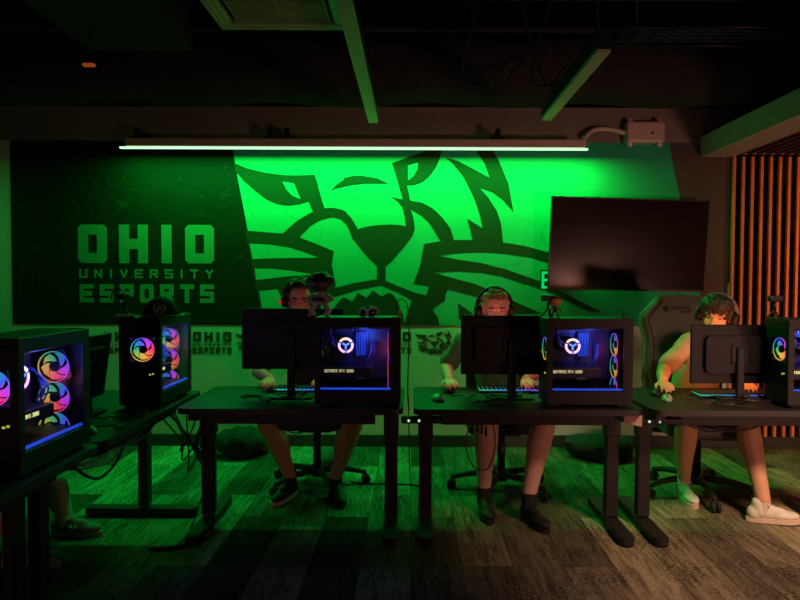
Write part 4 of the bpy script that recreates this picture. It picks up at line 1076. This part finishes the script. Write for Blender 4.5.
def hframe(c,yaw,pitch=0,roll=0):
    """face looks towards -Y (the camera) at yaw 0; yaw>0 turns the face to the image left"""
    return Matrix.Translation(Vector(c))@Matrix.Rotation(PI-yaw,4,'Z')@Matrix.Rotation(pitch,4,'X')@Matrix.Rotation(roll,4,'Y')

# --- player 1
hc=W(301,300.5,3.98)
hM=hframe(hc,R(-6),R(-12),0)
hx=hc.x
J=dict(pelvis=(-0.66,4.18,0.58),chest=(hx+0.04,4.12,0.95),neck=(hx+0.01,4.05,hc.z-0.10),shL=(hx-0.17,4.08,hc.z-0.21),shR=(hx+0.20,4.08,hc.z-0.21),
  elL=tuple(W(258,372,3.96)),wrL=tuple(W(271,388,3.80)+Vector((0,0,0.02))),elR=(-0.42,3.98,0.82),wrR=(-0.55,3.80,0.795),
  hipL=(-0.75,4.10,0.54),hipR=(-0.57,4.10,0.54),knL=tuple(W(268,424,3.86)),anL=tuple(W(290,475,3.98)+Vector((0,0,0))),
  knR=tuple(W(352,424,3.86)),anR=tuple(W(336,476,3.95)))
J['wrL']=(J['wrL'][0],J['wrL'][1],DT+0.062); J['wrR']=(J['wrR'][0],J['wrR'][1],DT+0.062)
hd=dict(L=((0.1,-1,-0.05),(0,0,-1),1,0.45),R=((-0.1,-1,-0.05),(0,0,-1),-1,0.5))
p1,b1=person('player with dark swept hair and red-lit headset, face above the first monitor',J,skin_a,teeblack,shortsm,hairdark,hairset('swept',3),hM,(-0.66,4.18,0),hd,legr=1.22)
headset(p1,hM,blackm,redglow)
for A,dr in ((J['anL'],-PI/2-0.38),(J['anR'],-PI/2+0.30)):
    blob('sock',[('c',Vector(A)+Vector((0,0.0,0.03)),0.042,Vector((A[0],A[1],0.08)),0.043)],0.006,sockb,p1)
    o,T=shoe(p1,(A[0],A[1],0.0),dr,0,shoeblack,soleb if A is J['anR'] else solew,None)

# --- player 2 (blond)
hc=W(494.5,310.5,3.86)
hM=hframe(hc,R(-3),R(-9),R(2)); hx=hc.x
kn2L=W(487,418,3.60); kn2R=W(545,420,3.62)
an2L=W(484,486,3.72); an2R=W(529,493,3.58)
J=dict(pelvis=(0.60,4.12,0.58),chest=(hx+0.01,4.06,0.95),neck=(hx+0.00,3.98,hc.z-0.10),shL=(hx-0.185,4.0,hc.z-0.225),shR=(hx+0.19,4.0,hc.z-0.225),
  elL=tuple(W(447,370,3.92)),wrL=tuple(W(449,386,3.78)),elR=(0.82,3.92,0.83),wrR=(0.70,3.80,0.795),
  hipL=(0.49,4.05,0.54),hipR=(0.69,4.05,0.54),knL=tuple(kn2L),anL=tuple(an2L),knR=tuple(kn2R),anR=tuple(an2R))
J['wrL']=(J['wrL'][0],3.79,DT+0.062)
J['elL']=tuple(W(446,366,3.98))
p2,b2=person('blond player with headset and bare shins, face above the second monitor',J,skin_b,teegreen,shortsg,hairblond,hairset('fringe',5),hM,(0.60,4.12,0),hd,legr=1.22)
headset(p2,hM,blackm)
for A,dr in ((J['anL'],-PI/2+0.05),(J['anR'],-PI/2+0.35)):
    blob('sock',[('c',Vector(A)+Vector((0,0.0,-0.01)),0.047,Vector((A[0],A[1],0.08)),0.045)],0.006,sockb,p2)
    shoe(p2,(A[0],A[1],0.0),dr,0,shoeblack,soleb,None)

# --- player 3 (tan shirt)
hc=W(717,316.5,3.84)
hM=hframe(hc,R(38),R(-12),R(-8)); hx=hc.x
J=dict(pelvis=(1.84,4.10,0.58),chest=(hx-0.00,4.03,0.92),neck=(hx-0.00,3.96,hc.z-0.09),shL=tuple(W(690,343,3.98)),shR=(hx+0.20,4.0,hc.z-0.22),
  elL=tuple(W(664,369,3.90)),wrL=tuple(W(661,385,3.74)),elR=(2.13,3.94,0.83),wrR=(1.99,3.74,0.795),
  hipL=(1.74,4.03,0.54),hipR=(1.94,4.03,0.54),knL=tuple(W(687,418,3.74)),anL=(W(684,464,3.98).x,3.98,0.13),knR=tuple(W(747,418,3.72)),anR=(W(763,500,3.58).x,3.58,0.13))
J['wrL']=(J['wrL'][0],3.72,DT+0.064)
hd3=dict(L=((-0.15,-1,-0.05),(0,0,-1),1,0.45),R=((-0.1,-1,-0.05),(0,0,-1),-1,0.5))
p3,b3=person('player in tan shirt leaning in beside the grey gaming chair, white sneakers',J,skin_c,teetan,shortsm,hairdark,hairset('mop',9),hM,(1.84,4.10,0),hd3,legr=1.15)
headset(p3,hM,capgrey)
A=J['anL']; blob('sock',[('c',Vector(A)+Vector((0,0,-0.01)),0.041,Vector((A[0],A[1],0.06)),0.040)],0.006,sockw,p3); shoe(p3,(A[0],A[1],0),-PI/2-0.08,0,shoewhite,solew,lacew)
A=J['anR']; blob('sock',[('c',Vector(A)+Vector((0,0,-0.01)),0.041,Vector((A[0],A[1],0.06)),0.040)],0.006,sockw,p3); shoe(p3,(A[0]-0.01,A[1],0.004),-0.25,R(-2),shoewhite,solew,lacew)

# --- player 4, at the left row, mostly out of frame
hc=Vector((-2.42,3.30,1.235))
hM=Matrix.Translation(hc)@Matrix.Rotation(-PI/2,4,'Z')@Matrix.Rotation(R(-5),4,'X')
J=dict(pelvis=(-2.74,3.24,0.58),chest=(-2.62,3.24,0.92),neck=(-2.50,3.28,1.13),shL=(-2.56,3.47,1.02),shR=(-2.56,3.07,1.02),
  elL=(-2.38,3.52,0.82),wrL=(-2.10,3.44,DT+0.062),elR=(-2.38,3.02,0.82),wrR=(-2.10,2.98,DT+0.062),
  hipL=(-2.68,3.33,0.54),hipR=(-2.68,3.13,0.54),knL=(-2.15,3.38,0.52),anL=(-1.895,3.36,0.10),knR=(-2.17,3.02,0.52),anR=(-1.91,2.98,0.10))
hd4=dict(L=((1,-0.05,-0.05),(0,0,-1),1,0.45),R=((1,0.05,-0.05),(0,0,-1),-1,0.45))
p4,b4=person('player at the side desk cut off by the left edge, white socks and grey sneakers',J,skin_a,teegrey,shortsm,hairdark,hairset('swept',12),hM,(-2.74,3.24,0),hd4)
headset(p4,hM,blackm)
c4=task_chair('black office chair under the player at left edge',-2.78,3.24,R(90),R(20))
for s in 'LR':
    A=J['an'+s]; blob('sock',[('c',Vector(A)+Vector((-0.03,0,0.17)),0.048,Vector((A[0],A[1],0.07)),0.043)],0.006,sockw,p4)
    o,T=shoe(p4,(A[0],A[1],0),-0.03,0,shoegrey,solew,lacew)
    bm=BM()
    TT=T@Matrix.Translation((0.045,-0.040,0.036))@Matrix.Rotation(R(8),4,'X')
    for a_,b_ in (((0,0),(0.012,0.034)),((0.012,0.034),(0.030,0.004)),((0.030,0.004),(0.044,0.036))):
        add_tube(bm,[TT@Vector((a_[0],-0.004,a_[1])),TT@Vector((b_[0],-0.004,b_[1]))],0.005,6)
    obj('side_emblem',bm,solew,o,world=True)

# ------------------------------------------------------------------ things on the computers
# black cap with round badge
pb=PCL[4]; top=DT+CH
ch=Vector((W(161,310,3.32).x,3.32,top))
t=thing('baseball_cap','black cap with pale round badge on top of the back left computer','cap',ch,R(0))
bm=BM(); add_sph(bm,(0,0,0.0),(0.098,0.095,0.102),None,28,16)
bmesh.ops.delete(bm,geom=[v for v in bm.verts if v.co.z<-0.001],context='VERTS')
for v in bm.verts:
    if v.co.y<0 and v.co.z>0.01: v.co.y*=1.0
bmesh.ops.solidify(bm,geom=bm.faces[:],thickness=0.004)
for f in bm.faces: f.smooth=True
obj('crown',bm,hatm,t)
bm=BM(); out=[(0.122*math.cos(a),-0.02-0.100*math.sin(a)*1.0) for a in [PI*k/18 for k in range(19)]]
inn=[(0.084*math.cos(a),-0.01-0.086*math.sin(a)) for a in [PI*k/18 for k in range(19)]]
add_prism(bm,out+inn[::-1],0.004,0.008,Matrix.Rotation(R(20),4,'Z')); obj('brim',bm,brimunder,t)
bm=BM(); add_sph(bm,(0,0,0.102),(0.008,0.008,0.005)); obj('top_button',bm,hatm,t)
BMt=Matrix.Translation((0.028,-0.090,0.046))@Matrix.Rotation(R(-10),4,'X')@Matrix.Rotation(R(8),4,'Z')@XZ
bm=BM(); ring(bm,0.023,0.031,-225,45,BMt)
add_prism(bm,[(-0.018,-0.016),(-0.002,0.016),(0.004,0.016),(0.020,-0.016),(0.012,-0.020),(0.001,0.002),(-0.010,-0.020)],0,0.003,BMt); obj('badge',bm,hatlogo,t)
bm=BM(); ring(bm,0.023,0.031,50,130,BMt); obj('badge_orange_arc',bm,hatlogor,t)
# webcam on gooseneck at the capped computer
def webcam(label,loc,rz=0,neck=True,m=blackm):
    t=thing('webcam',label,'webcam',loc,rz,'webcams on the computers')
    bm=BM()
    for k in range(3):
        a=2*PI*k/3+0.5; add_tube(bm,[(0,0,0.045),(0.035*math.cos(a),0.035*math.sin(a),0.004)],0.005,6)
    add_cyl(bm,(0,0,0.04),(0,0,0.085),0.007,8); obj('tripod',bm,m,t)
    bm=BM(); add_box(bm,(0,-0.004,0.105),(0.075,0.035,0.034),bev=0.010,seg=2); b=obj('camera_body',bm,m,t)
    bm=BM(); add_cyl(bm,(0,0.012,0.105),(0,0.020,0.105),0.013,16); obj('lens',bm,bluelens,b)
    return t
wv=webcam('black webcam on small tripod beside the cap, back left computer',(W(124,316,3.25).x,3.25,top),R(-30))
bm=BM(); x=W(129,300,3.25).x; add_tube(bm,[(x,3.20,top+0.004),(x+0.004,3.20,top+0.09),(x-0.02,3.20,top+0.145),(x-0.06,3.20,top+0.13),(x-0.075,3.21,top+0.09)],0.004,6,6); tag(recenter(obj('gooseneck_cable',bm,cablem)),'thin black cable arching over the webcam beside the cap','cable')
bm=BM(); add_box(bm,(W(126,320,3.22).x,3.21,top+0.008),(0.095,0.03,0.014),bev=0.006,seg=2); tag(recenter(obj('earbud_case',bm,mat('pink_grey_plastic',(0.42,0.28,0.28),0.5))),'small pinkish bar lying before the webcam on back left computer','box')
webcam('black webcam on small tripod between second monitor and second computer',(W(548,316,3.34).x,3.345,top),R(10))
webcam('black webcam on stand on top of the right edge computer',(W(777,312,3.34).x,3.36,top),R(5))
# figurines
def figurine(label,loc,h,mh,mb,ma,rz=0,hair=None):
    t=thing('figurine',label,'figurine',loc,rz)
    s=h/0.24
    bm=BM()
    pr=[('e',(0,0,0.105*s),(0.030*s,0.024*s,0.035*s),None),('c',Vector((0,0,0.13*s)),0.014*s,Vector((0,0,0.15*s)),0.014*s)]
    for q in (-1,1):
        pr+= [('c',Vector((q*0.02,0,0.075))*s,0.014*s,Vector((q*0.040,-0.004,0.038))*s,0.013*s),('c',Vector((q*0.040,-0.004,0.038))*s,0.013*s,Vector((q*0.030,-0.004,0.014))*s,0.012*s),
              ('c',Vector((q*0.030,-0.002,0.010))*s,0.010*s,Vector((q*0.040,-0.022,0.010))*s,0.010*s),
              ('c',Vector((q*0.030,0,0.125))*s,0.011*s,Vector((q*0.055,-0.008,0.100))*s,0.010*s),('c',Vector((q*0.055,-0.008,0.100))*s,0.010*s,Vector((q*0.038,-0.030,0.085))*s,0.009*s)]
    blob('torso',pr,0.003,mb,t,2,world=False)
    hd=blob('head',[('e',(0,0,0.185*s),(0.047*s,0.043*s,0.046*s),None),('e',(0,-0.036*s,0.172*s),(0.012*s,0.010*s,0.009*s),None)],0.003,mh,t,2,world=False)
    bm=BM()
    for q in (-1,1): add_sph(bm,(q*0.018*s,-0.040*s,0.186*s),(0.007*s,0.004*s,0.006*s),None,10,6)
    obj('eyes',bm,ma,hd)
    if hair:
        pr=[('e',(0,0.010*s,0.200*s),(0.056*s,0.050*s,0.046*s),None)]
        rr=random.Random(4)
        for k in range(26):
            a=rr.uniform(-PI,PI); el=rr.uniform(0.1,1.4); p=Vector((0.055*math.cos(el)*math.sin(a),0.012+0.048*math.cos(el)*math.cos(a),0.200+0.046*math.sin(el)))*s
            if p.y<-0.01*s and p.z<0.21*s: continue
            pr.append(('e',p,(0.013*s,0.013*s,0.013*s),None))
        blob('hair',pr,0.003,hair,t,1,world=False)
    bm=BM(); add_box(bm,(0.0,-0.026*s,0.10*s),(0.05*s,0.012*s,0.022*s),bev=0.003); obj('belt',bm,blackm,t)
    return t
fg_=figurine('dark haired big-headed figurine standing on the computer in front of first player',(W(320.5,316,3.33).x,3.32,top),0.225,figdark,figpink,figgold,R(-8),hairdark)
fg_.scale=(1.3,1.2,1.0)
# small figure with an orange ball head on the second computer
t=thing('toy_figure','tiny toy with round orange head on the second middle computer','toy',(W(555,316,3.33).x,3.33,top))
bm=BM(); add_sph(bm,(0,0,0.085),(0.034,0.030,0.026)); obj('head',bm,orangem,t)
bm=BM(); add_sph(bm,(0,0.008,0.100),(0.036,0.030,0.018)); obj('cap',bm,figdark,t)
bm=BM(); add_cyl(bm,(0,0,0.03),(0,0,0.065),0.011,12)
for q in (-1,1): add_tube(bm,[(q*0.005,0,0.035),(q*0.014,0,0.018),(q*0.018,-0.006,0.0)],0.005,8,3); add_tube(bm,[(q*0.008,0,0.055),(q*0.024,-0.004,0.045),(q*0.028,-0.01,0.03)],0.004,8,3)
obj('body',bm,figdark,t)
# goggles-like trinket
gx=W(369,313,3.33).x
t=thing('goggles','small pale purple goggles with dark blue lens, on the figurine computer','goggles',(gx,3.33,top))
bm=BM()
T=Matrix.Translation((0.018,0,0.026))@Matrix.Rotation(R(20),4,'Z')@Matrix.Rotation(R(-18),4,'Y')
ring_pts=[T@Vector((0.030*math.cos(a),0,0.020*math.sin(a))) for a in [2*PI*k/20 for k in range(21)]]
add_tube(bm,ring_pts,0.005,8,0); 
T2=Matrix.Translation((-0.032,0,0.024))@Matrix.Rotation(R(-30),4,'Z')
ring_pts=[T2@Vector((0.020*math.cos(a),0,0.020*math.sin(a))) for a in [2*PI*k/20 for k in range(21)]]
add_tube(bm,ring_pts,0.006,8,0); obj('frame',bm,purplem,t)
bm=BM(); add_sph(bm,(0,0,0),(0.027,0.006,0.017),T); add_sph(bm,(0,0,0),(0.017,0.005,0.017),T2); obj('lens',bm,bluelens,t)
bm=BM(); add_tube(bm,[(-0.060,0.01,0.018),(-0.03,0.03,0.046),(0.01,0.035,0.052),(0.045,0.015,0.040)],0.006,8,6); obj('strap',bm,mat('pale_strap',(0.4,0.45,0.38),0.6),t)
# aerials
bm=BM(); p=W(400.5,316,3.30); add_cyl(bm,(p.x-0.006,3.32,top),(p.x-0.006,3.32,top+0.042),0.006,10); tag(recenter(obj('usb_stick',bm,orangem)),'small orange upright stub at the right corner of figurine computer','usb stick')
bm=BM(); x=p.x-0.003; add_tube(bm,[(x-0.02,3.36,top+0.003),(x-0.015,3.36,top+0.075),(x+0.01,3.36,top+0.095),(x+0.038,3.37,top+0.06),(x+0.048,3.39,top-0.08),(x+0.042,3.41,DT+0.06),(x+0.05,3.46,DT-0.06)],0.0035,6,6)
tag(recenter(obj('looped_cable',bm,cablem)),'thin black cable looping over right edge of the figurine computer','cable')
bm=BM(); p=W(625.5,313,3.30); add_cyl(bm,(p.x,3.33,top),(p.x,3.33,top+0.05),0.005,10); add_cyl(bm,(p.x,3.33,top),(p.x,3.33,top+0.008),0.012,12); tag(recenter(obj('small_aerial',bm,blackm)),'short black aerial on the right end of second computer','aerial')

# ------------------------------------------------------------------ bags, cables
def bag(label,loc,rad,rz=0,seed=1):
    rr=random.Random(seed); pr=[('e',(0,0,rad[2]),rad,None)]
    for k in range(10): pr.append(('e',(rr.uniform(-.7,.7)*rad[0],rr.uniform(-.6,.6)*rad[1],rr.uniform(.35,1.4)*rad[2]),(rad[0]*.4,rad[1]*.5,rad[2]*.45),None))
    t=thing('backpack',label,'bag',loc,rz)
    b=blob('bag_body',pr,0.012,bagm,t,3,world=False,wrinkle=0.02,wscale=10)
    for v in b.data.vertices: v.co.z=max(v.co.z,0.0)
    bm=BM(); add_tube(bm,[(-rad[0]*.3,-rad[1]*.9,rad[2]*1.2),(0,-rad[1]*1.15,rad[2]*1.6),(rad[0]*.3,-rad[1]*.9,rad[2]*1.2)],0.008,8,5); obj('carry_handle',bm,blackmat,t)
    return t
bag('dark backpack on the floor against the wall behind the first desk',(W(240,445,4.85).x,4.88,0),(0.20,0.15,0.12),0,2)
bag('dark green bag on floor against the wall between second and right desks',(W(600,447,4.85).x,4.86,0),(0.27,0.16,0.10),0,5)
def cable(pts,label,m=cablem,r=0.004,group=None):
    bm=BM(); add_tube(bm,pts,r,6,6); o=recenter(obj('cable',bm,m)); tag(o,label,'cable',group); return o
rc=random.Random(21)
def tangle(x0,x1,y0,y1,n,label,group,m=cablem,z=DT):
    for k in range(n):
        x=rc.uniform(x0,x1-0.1); pts=[]
        y=rc.uniform(y0,y1)
        for j in range(6):
            pts.append((min(x1,max(x0,x)),min(y1,max(y0,y)),z+0.006+rc.uniform(0,0.022)))
            x+=rc.uniform(-0.03,0.11); y+=rc.uniform(-0.08,0.08)
        cable(pts,label,m,rc.uniform(0.003,0.0055),group)
tangle(-1.0,-0.60,3.30,3.60,6,'black cable tangled on the desk before the first monitor','cables on the first desk')
tangle(0.20,0.62,3.28,3.60,6,'black cable tangled on the desk before the second monitor','cables on the middle desk')
tangle(1.50,1.92,3.28,3.52,6,'black cable tangled on the desk before the tan-shirt player monitor','cables on the right desk')
tangle(-1.5,-1.3,2.62,3.1,3,'black cable lying on the side desk between the two left computers','cables on the side desk')
def hang(x0,x1,y,z0,sag,label,group,m=cablem,r=0.0045):
    n=5; pts=[(x0+(x1-x0)*k/n, y+rc.uniform(-.02,.02), z0-sag*math.sin(PI*k/n)+rc.uniform(-.01,.01)) for k in range(n+1)]
    cable(pts,label,m,r,group)
for (a,b,y,lab,g) in ((-0.98,-0.45,3.62,'black cable sagging beneath the first desk','cables under the first desk'),(0.2,0.72,3.6,'black cable sagging beneath the middle desk','cables under the middle desk'),(1.4,2.1,3.6,'black cable sagging beneath the right desk','cables under the right desk')):
    for k in range(5): hang(a+rc.uniform(0,.2),b+rc.uniform(-.2,.1),y+0.1*rc.random(),0.64,rc.uniform(0.04,0.16),lab,g)
# long loop at the blond player's shin
cable([(0.33,3.40,0.66),(0.30,3.38,0.50),(0.34,3.39,0.38),(0.42,3.40,0.36),(0.46,3.39,0.50),(0.44,3.42,0.66)],'black cable looping down in front of the blond player shin',cablem,0.004)
for k in range(3): 
    bm=BM(); x=0.36+0.025*k; add_box(bm,(x,3.38+0.01*k,0.60-0.015*k),(0.012,0.016,0.055),bev=0.003); add_cyl(bm,(x,3.38+0.01*k,0.62),(x,3.38+0.01*k,0.665),0.003,6); tag(recenter(obj('hanging_plug',bm,blackm)),'black cable plug dangling under the front of the middle desk','plug','plugs dangling under the middle desk')
# junction of the left row and the first desk
for k in range(5):
    x=-1.20+0.02*k
    q=lambda a:rc.uniform(-a,a)
    cable([(x+q(.03),3.50+0.04*k,0.65),(x+q(.05),3.50+q(.05),0.52+q(.06)),(x-0.06+q(.06),3.46+q(.06),0.42+q(.12)),(x-0.14+q(.05),3.44+q(.06),0.48+q(.08)),(x-0.20+q(.06),3.47,0.66)],'black cable looping in the corner between side desk and first desk',cablem,0.005,'cables in the desk corner')
cable([(-1.16,3.50,0.64),(-1.20,3.44,0.48),(-1.11,3.36,0.40),(-1.075,3.34,0.25),(-1.085,3.36,0.06),(-1.10,3.30,0.008),(-1.2,3.2,0.008),(-1.35,3.16,0.008)],'thick black cable running down the left leg of the first desk',cablem,0.010)
cable([(-1.10,3.42,0.60),(-1.13,3.40,0.30),(-1.2,3.34,0.04),(-1.23,3.22,0.006),(-1.22,3.1,0.006)],'thin black cable dropping to the floor beside the first desk leg',cablem,0.004)
cable([(-1.20,3.24,0.006),(-1.17,3.30,0.02),(-1.14,3.36,0.006)],'short pale cable end on the floor by the first desk leg',cablew,0.006)
cable([(-1.37,2.44,0.655),(-1.35,2.62,0.625),(-1.36,2.82,0.625),(-1.36,3.12,0.60),(-1.36,3.35,0.66)],'pinkish white cable strung under the edge of side desk',cablew,0.006)
cable([(-1.37,2.46,0.65),(-1.34,2.66,0.60),(-1.35,2.75,0.635),(-1.36,2.85,0.60),(-1.36,2.78,0.575),(-1.37,2.60,0.60),(-1.38,2.48,0.63)],'second pinkish cable hanging lower under the side desk',cablew,0.004)
cable([(-1.38,2.48,0.66),(-1.35,2.58,0.57),(-1.36,2.72,0.53),(-1.37,2.88,0.56),(-1.37,2.95,0.64),(-1.38,2.98,0.69)],'black cable loop hanging under the side desk edge',cablem,0.007)
cable([(-0.42,4.25,0.006),(-0.3,4.22,0.006),(0.0,4.2,0.006),(0.08,4.1,0.006),(0.05,3.9,0.006)],'thin black cable on the carpet between first and middle desks',cablem,0.005)
cable([(-0.02,3.84,0.68),(-0.015,3.9,0.4),(-0.01,4.0,0.15),(0.0,4.15,0.004),(0.05,4.3,0.004)],'thin black cable dropping to the floor in the gap of the two middle desks',cablem,0.004)
cable([(1.98,3.55,0.75),(2.0,3.5,0.76),(2.02,3.46,0.9),(2.0,3.50,1.0)],'black cable rising behind the right monitor stand',cablem,0.005)
# power strips at the desk ends
def power_strip(label,x,y):
    t=thing('power_strip',label,'power strip',(x,y,0.655))
    bm=BM(); add_box(bm,(0,0,0),(0.22,0.05,0.035),bev=0.006); obj('strip_body',bm,blackm,t)
    for k in range(2):
        bm=BM(); add_cyl(bm,(-0.07+k*0.055,-0.026,0),(-0.07+k*0.055,-0.030,0),0.007,10); obj('indicator_light',bm,mat('white_green_led',(0.5,0.8,0.5),0.4,emit=(0.5,1,0.6),es=0.8),t)
power_strip('black power strip with two lit dots under the left end of middle desk',0.055,3.30)
power_strip('black power strip with two lit dots under the left end of right desk',1.33,3.30)
# pale paper squares on the desk frame ends
bm=BM(); p=W(633,421,3.26); add_prism(bm,[(-0.045,-0.03),(0.05,-0.045),(0.05,0.02),(-0.045,0.02)],0,0.004,Matrix.Translation((p.x,3.27,0.675))@XZ); tag(recenter(obj('label_plate',bm,mat('pale_plate',(0.5,0.32,0.28),0.7))),'pale plate under the right end of the middle desk','plate')
bpy.context.view_layer.update()
